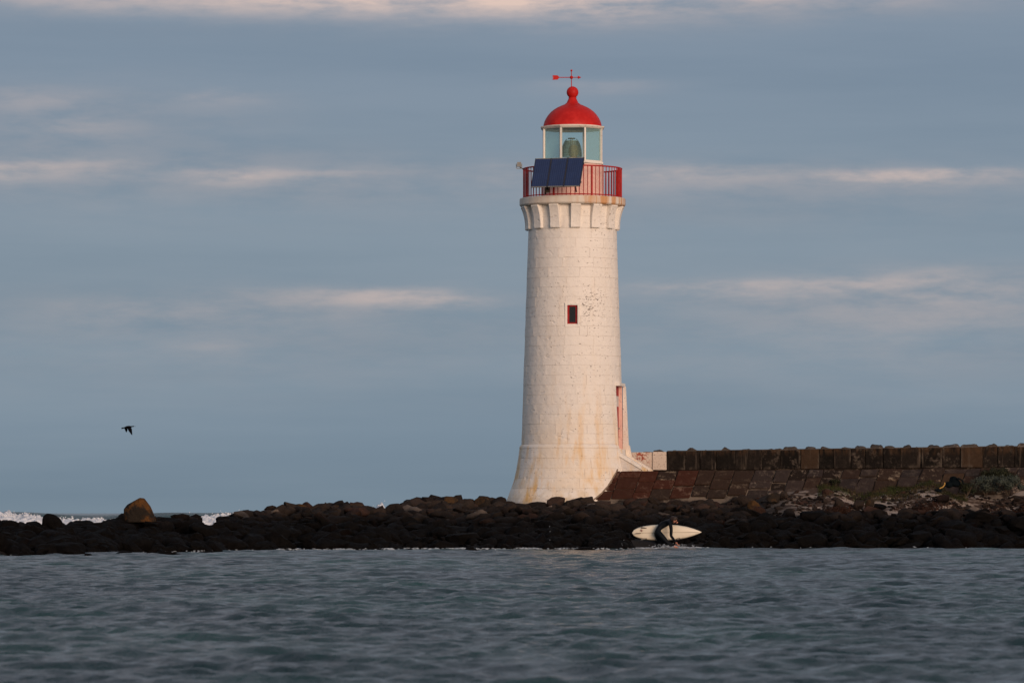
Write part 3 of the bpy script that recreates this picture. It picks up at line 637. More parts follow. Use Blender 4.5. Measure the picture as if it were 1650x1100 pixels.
# solar array in front of the railing
SA = empty('solar_array', (xt(898), TY - 1.6, g1), 'row of three tilted dark blue solar panels fixed outside the red railing', 'solar panels')
yaw = R_(-18); tilt = R_(27)
cen = Vector((TX + (897.2 - 922.5) / (SP * 1.012), TY - 1.86, tz(277.6) - .155))
Ms = Matrix.Translation(cen) @ Matrix.Rotation(yaw, 4, 'Z') @ Matrix.Rotation(-tilt, 4, 'X')
pw = .505; ph = 1.0
for i_ in range(3):
    cx = (i_ - 1) * (pw + .012); Mp = Ms @ Matrix.Translation((cx, 0, 0)); b = MB()
    for x0, x1, z0, z1 in ((-pw / 2, -pw / 2 + .018, -ph / 2, ph / 2), (pw / 2 - .018, pw / 2, -ph / 2, ph / 2), (-pw / 2 + .018, pw / 2 - .018, ph / 2 - .018, ph / 2), (-pw / 2 + .018, pw / 2 - .018, -ph / 2, -ph / 2 + .018)):
        b.box(x0, x1, -.02, .02, z0, z1)
    b.mi = [0] * 12 + [1] * 12; me = b.mesh('solar_panel', [M['alu'], M['greymetal']]); o = bpy.data.objects.new('solar_panel', me); link(o, SA, tuple(Mp.translation), Mp.to_euler())
    b = MB(); b.box(-pw / 2 + .018, pw / 2 - .018, -.012, .012, -ph / 2 + .018, ph / 2 - .018)
    o2 = bpy.data.objects.new('cell_sheet', b.mesh('cell_sheet', M['cells'])); COL.objects.link(o2); o2.parent = o
for z_ in (-.34, .3):
    b = MB(); b.box(-.78, .78, .022, .05, z_ - .02, z_ + .02, M=Ms); b.build('cross_bar', M['blackmetal'], SA)
b = MB(); b.tube(Ms @ Vector((-.34, .04, -.3)), (TX + math.sin(R_(-34)) * RRL, TY - math.cos(R_(-34)) * RRL - .06, g1 + .05), .028); b.build('strut', M['blackmetal'], SA)
b = MB(); b.tube(Ms @ Vector((-.22, .04, -.3)), (TX + math.sin(R_(-31)) * RRL, TY - math.cos(R_(-31)) * RRL - .06, g1 + .12), .035); b.build('strut', M['blackmetal'], SA)
b = MB(); b.tube(Ms @ Vector((.58, .04, -.35)), (TX + math.sin(R_(3.5)) * RRL, TY - math.cos(R_(3.5)) * RRL - .05, g1 + .10), .022); b.build('strut', M['blackmetal'], SA)
b = MB(); b.tube(Ms @ Vector((-.3, .05, .1)), (TX + math.sin(R_(-30)) * RRL, TY - math.cos(R_(-30)) * RRL, rz1), .02); b.build('strut', M['blackmetal'], SA)
b = MB(); b.box(xt(878), xt(885.5), TY - 1.50, TY - 1.38, tz(316), tz(301)); b.build('junction_box', M['stem'], SA)
# floodlight
FL = empty('floodlight', (xt(843), TY - .3, rz1), 'small grey floodlight on a short arm at the left end of the railing', 'floodlight')
b = MB(); b.tube((xt(844), TY - .1, rz1 - .02), (xt(838), TY - .2, tz(270.6)), .016); b.build('arm', M['greymetal'], FL)
b = MB(); b.hexa([(xt(832.6), TY - .36, tz(269)), (xt(840.2), TY - .36, tz(269)), (xt(840.2), TY - .14, tz(269)), (xt(832.6), TY - .14, tz(269)), (xt(833.4), TY - .32, tz(262.6)), (xt(839.6), TY - .32, tz(262.6)), (xt(839.6), TY - .18, tz(262.6)), (xt(833.4), TY - .18, tz(262.6))]); b.build('housing', M['greymetal'], FL)
b = MB(); b.box(xt(833), xt(839.8), TY - .35, TY - .15, tz(270.0), tz(269.2)); b.build('glass_front', M['lampglass'], FL)
b = MB(); b.box(xt(831.4), xt(832.4), TY - .27, TY - .23, tz(272.6), tz(265)); b.box(xt(840.4), xt(841.4), TY - .27, TY - .23, tz(272.6), tz(265)); b.box(xt(832.4), xt(840.4), TY - .27, TY - .23, tz(273), tz(272)); b.build('bracket', M['greymetal'], FL)
# aerial on the gallery
b = MB()
for x_ in (848.6, 852.6): pass

# ------------------------------------------------------------------ sea wall
YW = 132.55
def wz(x, a, c_): return CAMH + (HY - np.interp(x, [1018, 1650], [a, c_])) * YW / FPX
def wx(x): return (x - 825) * YW / FPX
SW = empty('sea_wall', (wx(1300), YW, 2.3), 'low dark stone sea wall with upright blocks above a sloping stone face', 'sea wall')
joints = [1017, 1051, 1074, 1104.5, 1128, 1154, 1184.5, 1227.5, 1258, 1290.5, 1319.5, 1343, 1371, 1394.5, 1423, 1451, 1484, 1518, 1548, 1583.5, 1608, 1634, 1664, 1692, 1724, 1752, 1786]
rnd = random.Random(4)
def rough_block(p, m_, name, parent, bev=.02, jit=.012, sub=2, label=None):
    """p: 8 corners; bevelled, slightly uneven stone"""
    me = bpy.data.meshes.new(name); bm = bmesh.new(); vs_ = [bm.verts.new(Vector(q) + Vector([rnd.uniform(-jit, jit) for _ in range(3)])) for q in p]
    for f in [(3, 2, 1, 0), (4, 5, 6, 7), (0, 1, 5, 4), (1, 2, 6, 5), (2, 3, 7, 6), (3, 0, 4, 7)]: bm.faces.new([vs_[i_] for i_ in f])
    bmesh.ops.bevel(bm, geom=list(bm.edges), offset=bev, segments=1, affect='EDGES', clamp_overlap=True)
    bmesh.ops.recalc_face_normals(bm, faces=bm.faces)
    c_ = sum((v.co for v in bm.verts), Vector()) / len(bm.verts)
    for v in bm.verts: v.co -= c_
    bm.to_mesh(me); bm.free(); me.materials.append(m_)
    me.polygons.foreach_set('use_smooth', [True] * len(me.polygons)); me.set_sharp_from_angle(angle=R_(32))
    o = link(bpy.data.objects.new(name, me), parent, tuple(c_))
    if label: o['label'] = label
    return o
for i_, (a, c_) in enumerate(zip(joints, joints[1:])):
    x0, x1 = wx(a) + .004, wx(c_) - .004; zb0, zb1 = wz(a, 757.4, 752), wz(c_, 757.4, 752); zt0, zt1 = wz(a, 728, 719) + rnd.uniform(-.012, .012), wz(c_, 728, 719) + rnd.uniform(-.012, .012)
    m_ = M['speckle'] if i_ < 2 else (M['tanstone'] if i_ in (18, 9, 22) else M['parapet']); yo = rnd.uniform(-.03, .03) - (.03 if i_ == 1 else 0)
    p = [(x0, YW + yo, zb0), (x1, YW + yo, zb1), (x1, YW + .55, zb1), (x0, YW + .55, zb0), (x0, YW + yo, zt0), (x1, YW + yo, zt1), (x1, YW + .55, zt1), (x0, YW + .55, zt0)]
    rough_block(p, m_, 'parapet_block', SW, .013, .006, label=('pale speckled parapet block' if i_ < 2 else None))
for a, c_ in ((1076, 1250), (1250, 1430), (1430, 1610), (1610, 1780)):
    b = MB(); xa, xb = wx(a), wx(c_) - .01; za, zc_ = wz(a, 728, 719), wz(c_, 728, 719); y0 = YW + .045
    b.hexa([(xa, y0, za - .03), (xb, y0, zc_ - .03), (xb, y0 + .4, zc_ - .03), (xa, y0 + .4, za - .03), (xa, y0 + .015, za + .026), (xb, y0 + .015, zc_ + .026), (xb, y0 + .38, zc_ + .026), (xa, y0 + .38, za + .026)]); b.build('mortar_bed', M['capstone'], SW)
# core behind the joints
b = MB(); xa, xb = wx(1030), wx(1790); b.hexa([(xa, YW + .05, 1.2), (xb, YW + .05, 1.2), (xb, YW + .52, 1.2), (xa, YW + .52, 1.2), (xa, YW + .05, wz(1030, 728, 719) - .05), (xb, YW + .05, wz(1790, 728, 719) - .05), (xb, YW + .52, wz(1790, 728, 719) - .05), (xa, YW + .52, wz(1030, 728, 719) - .05)]); b.build('wall_core', M['mortar'], SW)

# ---- rock prototypes
def ico(sub):
    bm = bmesh.new(); bmesh.ops.create_icosphere(bm, subdivisions=sub, radius=1); V = np.array([v.co[:] for v in bm.verts]); F = np.array([[v.index for v in f.verts] for f in bm.faces]); bm.free(); return V, F
ICO = {s: ico(s) for s in (1, 2, 3, 4)}
def rock_shape(sub, seed, planes=17, p=22, rough=.07):
    r = np.random.default_rng(seed); V, F = ICO[sub]
    nrm = r.normal(size=(planes, 3)); nrm /= np.linalg.norm(nrm, axis=1)[:, None]; hh = r.uniform(.62, 1.0, planes)
    d = np.clip(V @ nrm.T, 0, None) / hh; rad = (np.sum(d ** p, 1) + 1e-4) ** (-1 / p); rad = np.minimum(rad, 1.25)
    for fq, am in ((2.1, rough), (4.7, rough * .6), (9.5, rough * .35)):
        if sub < 3 and fq > 5: continue
        w = r.normal(size=(3, 3)) * fq; ph_ = r.uniform(0, 6, 3); rad = rad * (1 + am * np.sin(V @ w.T + ph_).sum(1) / 1.7)
    W_ = V * rad[:, None]; ext = np.abs(W_).max(0); return W_ / ext, F
PROTO = []
for s in range(14):
    V, F = rock_shape(3, 100 + s); me = np_mesh('boulder', V, F, M['rock']); me.set_sharp_from_angle(angle=R_(42)); PROTO.append(me)
for s in range(6):
    V, F = rock_shape(4, 300 + s, 18, 14, .05); me = np_mesh('boulder', V, F, M['rock']); me.set_sharp_from_angle(angle=R_(42)); PROTO.append(me)
def proto_with(idx, key):
    me = PROTO[idx].copy(); me.materials.clear(); me.materials.append(M[key]); return me
PM = {}
def place_rock(name, x, y, z, sx, sy, sz, idx=None, m_=None, rot=None, parent=None):
    idx = rnd.randrange(14) if idx is None else idx
    if m_:
        me = PM.setdefault((idx, m_), None) or proto_with(idx, m_); PM[idx, m_] = me
    else: me = PROTO[idx]
    o = bpy.data.objects.new(name, me); link(o, parent, (x, y, z), rot or (rnd.uniform(-.3, .3), rnd.uniform(-.3, .3), rnd.uniform(0, 6.28)))
    o.scale = (sx, sy, sz); return o
# capping stones along the wall top
caps = [(1041, 2, 26), (1065, 4, 22), (1090, 4, 24), (1118, 6, 24), (1142, 4, 20), (1171, 8, 32), (1203, 4, 26), (1238, 5, 26), (1258, 3, 18), (1277, 7, 28), (1304, 8, 24), (1333, 8, 26), (1361, 4, 24), (1387, 7, 24), (1411, 9, 26), (1440, 5, 30), (1466, 6, 20), (1481, 4, 24), (1505, 8, 28), (1535, 8, 28), (1567, 7, 34), (1600, 9, 26), (1627, 5, 24), (1651, 8, 26), (1680, 7, 28), (1712, 6, 28), (1745, 8, 26)]
for cx, hh, ww in caps:
    z0 = wz(cx, 728, 719); sx = ww / 2 / 52.8 * 1.05; szz = (hh * 1.0 + 5) / 52.8
    place_rock('capping_stone', wx(cx), YW + .30 + rnd.uniform(-.04, .06), z0 - .09, sx, .24, szz * .95, m_='capstone', rot=(rnd.uniform(-.08, .08), rnd.uniform(-.08, .08), rnd.choice((0, PI)) + rnd.uniform(-.15, .15)), parent=SW)
# ---- sloping face: skewed blocks laid on an inclined plane
YT, ZT = 130.92, 2.30; SLX = (130.92 - 130.06) / .95      # metres back per metre up
def slope_pt(x, y, out=0):   # photograph column and row on that plane
    zt = np.interp(x, [1000, 1650], [0, .09])
    z = CAMH + (HY - y) * 130.6 / FPX; Yp = YT - (ZT - z) * SLX; Yp += .0
    z = CAMH + (HY - y) * Yp / FPX; nrm = Vector((0, -1, SLX)).normalized()
    return Vector(((x - 825) * Yp / FPX, Yp, z)) + nrm * out
def topy(x): return np.interp(x, [990, 1200, 1650], [757.6, 757.2, 752.6])
SK = -.36
cols = [(930, 968, [22, 38, 52]), (968, 1000, [19, 32, 47]), (1000, 1034, [11, 29, 45]), (1034, 1061.5, [18, 35, 50]), (1061.5, 1093.5, [15, 30, 47]), (1093.5, 1127, [25, 44]), (1127, 1153, [24, 42]), (1153, 1184, [14, 31, 45]), (1184, 1216, [21, 40])]
x = 1216
while x < 1780:
    w = rnd.uniform(22, 38); cols.append((x, x + w, [rnd.uniform(11, 23), rnd.uniform(30, 40), 48] if x < 1500 else [rnd.uniform(8, 15), rnd.uniform(24, 32), 42])); x += w
for x0, x1, rows in cols:
    ya = 0
    for rb in rows:
        yt0, yb0 = topy(x0) + ya + .3, topy(x0) + rb - .5
        def q(xx, yy_, out): return slope_pt(xx + SK * (yy_ - topy(xx)), yy_, out)
        g = .30 if x0 < 1120 else rnd.choice((.3, .45, .8)); xa, xb = x0 + g, x1 - g; o_ = rnd.uniform(-.02, .035) if x0 > 1030 else 0
        p = [q(xa, yb0, -.15), q(xb, yb0, -.15), q(xb, yb0, o_), q(xa, yb0, o_), q(xa, yt0, -.15), q(xb, yt0, -.15), q(xb, yt0, o_), q(xa, yt0, o_)]
        cxm = (x0 + x1) / 2
        mk = 'redstone' if cxm < 1125 - ya * .4 else ('brownstone' if cxm < 1215 else 'greystone')
        if cxm < 1100 and ((x0 == 1061.5 and ya in (0, 30))): mk = 'brownstone'
        if cxm > 1215: mk = rnd.choice(('greystone', 'greystone', 'greystone', 'brownstone', 'mortar', 'tanstone' if ya > 0 else 'greystone'))
        rough_block(p, M[mk], 'facing_stone', SW, .022, .010 if x0 < 1215 else .028); ya = rb
b = MB(); prev = None
for z_ in np.linspace(ZT + .012, 1.30, 16):
    Yp = YT - (ZT - z_) * SLX - .01; dd = (TR(z_) + .005) ** 2 - (TY - Yp) ** 2
    if dd < 0: break
    p_ = (TX + math.sqrt(dd) + .012, Yp, z_)
    if prev: b.tube(prev, p_, .022 + .005 * math.sin(z_ * 31), n_=8)
    prev = p_
b.build('mortar_rim', M['tanrim'], SW)
b = MB(); b.add([slope_pt(a, topy(a) + dy + (.6 if dy < 1 else 0), -.045) for dy in (0, 62) for a in np.linspace(935, 1790, 34)], [(i_, i_ + 1, 34 + i_ + 1, 34 + i_) for i_ in range(33)])
b.add([(slope_pt(a, topy(a) + .6, -.075).x, yv, slope_pt(a, topy(a) + .6, -.075).z) for yv in (slope_pt(1200, topy(1200) + .6, -.075).y, YW + .1) for a in (985, 1200, 1400, 1790)], [(i_, i_ + 1, 5 + i_, 4 + i_) for i_ in range(3)])
b.build('facing_bed', M['palemortar'], SW)

# ------------------------------------------------------------------ boulders
LMK = [(-9999, 60, 'at far left'), (60, 105, 'under the upright round boulder'), (105, 190, 'left of the orange boulder'), (190, 262, 'below the orange boulder'), (262, 330, 'right of the orange boulder'),
       (330, 392, 'by the surf gap'), (392, 470, 'where the skyline climbs'), (470, 600, 'below the brown-capped boulders'), (600, 655, 'below the skyline notch'), (655, 740, 'below the flat skyline rocks'), (740, 815, 'left of the lighthouse foot'),
       (815, 880, 'below the tower left side'), (880, 960, 'below the tower right side'), (960, 1020, 'below the red facing edge'), (1020, 1075, 'behind the surfboard tail'), (1075, 1135, 'behind the surfboard nose'), (1135, 1200, 'right of the surfboard'),
       (1200, 1270, 'below the grey facing'), (1270, 1340, 'left of the sand'), (1340, 1420, 'below the sand patch'), (1420, 1500, 'below the grass strip'), (1500, 1570, 'below the dark bag'), (1570, 1610, 'below the first bush'), (1610, 9999, 'at far right')]
RK = []
def hull_rock():
    bm = bmesh.new(); out = [(-.96, -1), (-.97, .05), (-.72, .42), (-.45, .62), (.04, .98), (.26, .93), (.62, .30), (.86, -.30), (1.0, -1)]
    for y, f, dz in ((-.85, .62, -.35), (-.45, .93, -.06), (0, 1, 0), (.5, .9, -.1), (.85, .6, -.4)):
        for x, z in out: bm.verts.new((x * f + rnd.uniform(-.04, .04), y + rnd.uniform(-.05, .05), (z + 1) * (1 + dz) - 1))
    bmesh.ops.convex_hull(bm, input=bm.verts); bmesh.ops.delete(bm, geom=[v for v in bm.verts if not v.link_faces], context='VERTS')
    bmesh.ops.bevel(bm, geom=list(bm.edges), offset=.05, segments=1, affect='EDGES', clamp_overlap=True); bmesh.ops.triangulate(bm, faces=bm.faces)
    bmesh.ops.subdivide_edges(bm, edges=bm.edges, cuts=1, use_grid_fill=True); bmesh.ops.recalc_face_normals(bm, faces=bm.faces)
    me = bpy.data.meshes.new('boulder'); bm.to_mesh(me); bm.free(); me.materials.append(M['rock']); me.polygons.foreach_set('use_smooth', [True] * len(me.polygons)); me.set_sharp_from_angle(angle=R_(40)); return me
PROTO.append(hull_rock())
V, F = rock_shape(4, 900, 40, 6, .03); me = np_mesh('boulder', V, F, M['rock']); PROTO.append(me)
def lm(c_):
    for a, b2, t in LMK:
        if a <= c_ < b2: return t
def label_rock(o, x, y, z, sx, sz, colname, fixed=None):
    RK.append([o, (x * FPX / y + 825), z, sx, sz, colname, fixed, (y - float(shore(x))) / 9])
# hand-set skyline boulders: column, top row, width, height (photo px), distance, proto, material, label
SKY = [(83, 827, 35, 26, 108, 21, 'rockblack', 'smooth round upright black boulder standing alone on the low reef at far left'),
       (225, 801.5, 54, 40, 112.5, 20, 'rockorange', 'large pointed boulder with orange lichen on top, tallest on the left reef'),
       (12, 838, 40, 18, 107, 16, 'rockblack', 'black rounded boulder on the reef crest at the left edge'),
       (275, 833, 42, 18, 113, 17, 'rockblack', 'low black boulder on the crest touching the right foot of the orange boulder'),
       (325, 841, 50, 24, 113, 18, 'rockblack', 'low domed black boulder left of the gap with white surf'),
       (180, 834, 50, 18, 112, 19, 'rockblack', 'flat black boulder on the crest just left of the orange boulder'),
       (350, 842, 30, 18, 114, 17, 'rockblack', 'small black boulder beside the surf gap'),
       (398, 827, 44, 26, 120, 16, 'rock', 'black boulder right of the surf gap at the start of the climbing skyline'),
       (437, 820, 58, 30, 122, 18, 'rock', 'long flat dark boulder on the climbing skyline, second right of the surf gap'),
       (490, 812, 46, 28, 124, 14, 'rockbrown', 'brown-sided skyline boulder, left neighbour of the wide brown-capped one'),
       (556, 808, 82, 26, 125, 19, 'rockbrown', 'widest brown-capped flat boulder on the skyline left of the notch'),
       (588, 809, 44, 34, 124, 15, 'rock', 'dark blocky skyline boulder at the left side of the notch'),
       (610, 818, 30, 16, 124, 17, 'rock', 'small dark boulder at the bottom of the skyline notch'),
       (638, 811, 36, 24, 125.5, 16, 'rock', 'black boulder at the right side of the skyline notch'),
       (675, 801, 52, 36, 127, 18, 'rock', 'large flat-topped black boulder right of the notch on the skyline'),
       (712, 800, 44, 26, 127.5, 14, 'rock', 'black skyline boulder between two others, midway from notch to lighthouse'),
       (728, 799, 26, 20, 127.3, 17, 'rockbrown', 'small grey-brown skyline boulder midway from notch to lighthouse'),
       (752, 800, 44, 32, 127.2, 19, 'rock', 'large black skyline boulder, third left of the lighthouse foot'),
       (779, 801, 34, 24, 127.4, 16, 'rockbrown', 'brown-grey skyline boulder, second left of the lighthouse foot'),
       (802, 800, 30, 22, 127.8, 14, 'rock', 'dark skyline boulder touching the lighthouse foot on the left'),
       (897, 796, 32, 24, 128.6, 15, 'rock', 'dark pointed boulder standing highest before the white lighthouse base'),
       (945, 800, 26, 18, 128.6, 17, 'rock', 'dark boulder before the lighthouse base just left of the red-brown facing'),
       (922, 803, 34, 18, 128.2, 18, 'rock', 'low dark boulder before the middle of the lighthouse base'),
       (1216, 806, 24, 20, 127.2, 14, 'rockbrown', 'round ochre-brown boulder on the rubble below the facing, right of the surfboard'),
       (1385, 803, 20, 15, 127.6, 15, 'rock', 'left one of two dark boulders side by side on the sand'),
       (1401, 804, 18, 15, 127.6, 16, 'rockbrown', 'right one of two boulders side by side on the sand, brown'),
       (1418, 811, 22, 10, 127.0, 17, 'rockblack', 'low black boulder on the sand right of the side-by-side pair'),
       (1352, 801, 18, 18, 127.6, 18, 'rock', 'upright grey boulder at the left edge of the pale sand patch'),
       (1264, 789, 15, 14, 128.9, 19, 'rock', 'small greenish boulder against the foot of the sea wall'),
       (1245, 793, 24, 16, 128.6, 14, 'rockbrown', 'pinkish brown boulder against the sea wall foot beside the greenish one'),
       (1520, 794, 26, 16, 127.9, 15, 'rockblack', 'black boulder on the sand directly under the dark bag'),
       (1640, 798, 13, 9, 127.5, 17, 'rock', 'small pale-rimmed boulder near the right edge above the sand patch'),
       (100, 872, 90, 26, 103, 18, 'rockblack', 'broad low wet boulder at the waterline below the round upright one'),
       (22, 893, 26, 12, 98.5, 14, 'rockblack', 'black wet rock standing out in the water at the left edge'),
       (65, 891, 18, 5, 98.6, 16, 'rockblack', 'tiny black rock awash right of the one at the left edge'),
       (142, 891, 13, 5, 100.5, 17, 'rockblack', 'small black rock awash below the left reef'),
       (199, 885, 34, 14, 102.6, 19, 'rockblack', 'rounded black rock at the waterline below the orange boulder'),
       (275, 888, 60, 13, 102.8, 14, 'rockblack', 'long flat black rock lying in the water right of the orange boulder'),
       (40, 888, 20, 8, 100.6, 16, 'rockblack', 'flat black rock at the waterline right of the one at the left edge'),
       (245, 888, 22, 7, 104.5, 15, 'rockblack', 'low black rock awash between two waterline rocks below the orange boulder'),
       (330, 887, 26, 7, 108.5, 18, 'rockblack', 'long low black rock at the waterline below the surf gap'),
       (430, 884, 20, 6, 113.5, 17, 'rockblack', 'small rock in the foam left of the pointed one'),
       (655, 883, 22, 7, 116.0, 14, 'rockblack', 'low black rock in the shore foam below the skyline notch'),
       (517, 884, 13, 9, 113.5, 15, 'rockblack', 'small pointed rock in the white shore foam left of middle'),
       (757, 881, 24, 14, 114.6, 16, 'rockblack', 'black rock at the waterline below the left side of the lighthouse'),
       (940, 880, 36, 10, 117.0, 18, 'rockblack', 'low black rock in the shallows left of the surfer'),
       (1150, 838, 44, 26, 124, 15, 'rockblack', 'black boulder above the nose of the surfboard'),
       (1255, 832, 60, 24, 125.3, 18, 'rockblack', 'broad black boulder below the ochre-brown one'),
       (1465, 826, 50, 18, 126, 19, 'rockblack', 'broad flat black boulder below the grass strip at the sand edge'),
       (1585, 824, 60, 20, 126.2, 14, 'rockblack', 'broad black boulder under the pale sand wedge below the first bush')]
taken = []
for c_, top, w, h_, Y, pr, m_, lb in SKY:
    X, _, Z = px(c_, top, Y); s = Y / FPX; sx = w * s / 2; sz = h_ * s / 2 * (1.0 if pr == 20 else 1.25)
    o = place_rock('boulder', X, Y, Z - sz * .97, sx, sx * rnd.uniform(.8, 1.0), sz, pr, m_, (0, 0, 0) if pr == 20 else (rnd.uniform(-.05, .05), rnd.uniform(-.05, .05), rnd.choice((0, PI)) + rnd.uniform(-.25, .25)))
    tag(o, lb, 'boulder'); taken.append((X, Y, sx * .8))
    label_rock(o, X, Y, Z, sx, sz, '', lb)
# scattered boulders on the bank, largest as things, the rest as one mass
def ok(X, Y, r, L, f=.62):
    for a, b2, c_ in L:
        if abs(a - X) < (r + c_) * f and abs(b2 - Y) < (r + c_) * f: return False
    return True
big = []; tries = 0
while len(big) < 236 and tries < 20000:
    tries += 1; X = rnd.uniform(-13.5, 16.0); t = rnd.uniform(-.02, .98) ; w = sm(X, 6, 8.5)
    if X > 7.2 and t > .44 and rnd.random() < .85: continue
    Y = float(shore(X) + t * (crestY(X) - shore(X))); r = rnd.uniform(.22, .50) * (1.0 if t < .6 else .75)
    if X > 7 and t > .44: r *= .5
    if (X - TX) ** 2 + (Y - TY) ** 2 < (2.35 + r * .6) ** 2: continue
    if Y > 129.6 - r * .6 and X > 2: continue
    if abs(X - 4.28) < 1.0 + r and Y < 121.6 + r * .5: continue
    if not ok(X, Y, r, taken): continue
    taken.append((X, Y, r)); big.append((X, Y, r))
for X, Y, r in big:
    z = float(gz(X, Y)); sz = r * rnd.uniform(.48, .80); sx = r * rnd.uniform(.85, 1.3); t = (Y - shore(X)) / (crestY(X) - shore(X))
    zt = z + sz * .25
    if X < -1 and t > .6: zt += rnd.choice((-.14, -.08, .02, .10)) if X > -8 else -.12
    if X > -.6 and X < 6.5 and t > .8: zt -= .10
    m_ = None
    cname = 'black wet' if z < .75 else 'dark brown'
    if X > 6.5 and z < .95: m_ = 'rockblack'
    if z > .95 and rnd.random() < .14: m_ = 'rockbrown'; cname = 'brown blotched'
    o = place_rock('boulder', X, Y, zt, sx, r * rnd.uniform(.8, 1.1), sz, None, m_)
    o['category'] = 'boulder'; label_rock(o, X, Y, z, sx, sz, cname)
def rubble():
    V_all = []; F_all = []; T = []; off = 0
    shapes = {1: [rock_shape(1, 500 + i_, 10, 7, .05) for i_ in range(14)], 2: [rock_shape(2, 600 + i_) for i_ in range(14)]}
    def one(X, Y, r, flat=.6, dz=.15, sub=None):
        nonlocal off
        sub = sub or (2 if r > .20 else 1); V, F = shapes[sub][rnd.randrange(14)]
        a = rnd.uniform(0, 6.28); e1, e2 = rnd.uniform(-.5, .5), rnd.uniform(-.5, .5)
        Rm = np.array((Matrix.Rotation(a, 3, 'Z') @ Matrix.Rotation(e1, 3, 'X') @ Matrix.Rotation(e2, 3, 'Y')))
        P = (V * np.array([r * rnd.uniform(.8, 1.3), r * rnd.uniform(.8, 1.2), r * rnd.uniform(.45, .8)])) @ Rm.T
        P = P + np.array([X, Y, float(gz(X, Y)) + r * dz]); V_all.append(P); F_all.append(F + off); off += len(P); T.extend([rnd.random()] * len(P))
    cnt = 0
    while cnt < 5200:
        X = rnd.uniform(-15, 17.5); t = rnd.uniform(-.05, 1.05)
        Y = float(shore(X) + t * (crestY(X) - shore(X))); r = rnd.choice((.10, .14, .18, .24, .30)) * rnd.uniform(.8, 1.25)
        if t > .5: r *= .85
        if X > 7.2 and t > .45:
            if rnd.random() < .70: continue
            r *= .45
        if (X - TX) ** 2 + (Y - TY) ** 2 < (2.22 + r * .6) ** 2: continue
        if Y > 130.0 and X > 2: continue
        if abs(X - 4.28) < 1.05 and Y < 121.0:
            if Y < 120.35: continue
            r = min(r, .13)
        one(X, Y, r); cnt += 1
    # smaller stones and pebbles on the sand
    for _ in range(3800):
        X = rnd.uniform(7.4, 17.5); t = rnd.uniform(.46, 1.0); Y = float(shore(X) + t * (crestY(X) - shore(X)))
        if math.sin(X * 1.7 + Y * 2.1) + math.sin(X * .8 - Y * 3.3) + rnd.uniform(-1.0, 1.0) < .1: continue
        one(X, Y, rnd.uniform(.025, .075), sub=1, dz=.3)
    V = np.concatenate(V_all); F = np.concatenate(F_all); me = np_mesh('rock_rubble', V, F, M['rock'], True)
    at = me.attributes.new('tone', 'FLOAT', 'POINT'); at.data.foreach_set('value', np.array(T, np.float32)); me.set_sharp_from_angle(angle=R_(40))
    o = bpy.data.objects.new('rock_rubble', me); link(o); tag(o, 'mass of smaller dark basalt rocks filling the shore between the boulders', 'rocks', kind='stuff')
rubble()
# labels for the scattered boulders
def finish_labels():
    from collections import defaultdict
    D = defaultdict(list)
    for rec in RK:
        o, c_, z, sx, sz, cn, fx, t = rec
        if fx: continue
        size = 'large' if sx > .55 else ('small' if sx < .33 else 'medium'); fl = sz / sx
        shp = 'flat' if fl < .50 else ('stocky' if fl > .78 else 'rounded')
        row = 'at the waterline' if t < .12 else ('low down' if t < .40 else ('halfway up' if t < .75 else 'high up'))
        D[f'{size} {shp} {cn} boulder {row} {lm(c_)}'].append(rec)
    for lb, L in D.items():
        L.sort(key=lambda q: q[1])
        for i_, rec in enumerate(L):
            if len(L) == 1: s = lb
            elif len(L) == 2: s = lb + (', left one' if i_ == 0 else ', right one')
            else: s = lb + ', ' + (['leftmost', 'second from left', 'third from left', 'fourth from left', 'fifth from left'][min(i_, 4)] if i_ < len(L) - 1 else 'rightmost')
            rec[0]['label'] = s
    for rec in RK: rec[0]['group'] = 'boulders of the rocky shore'
finish_labels()

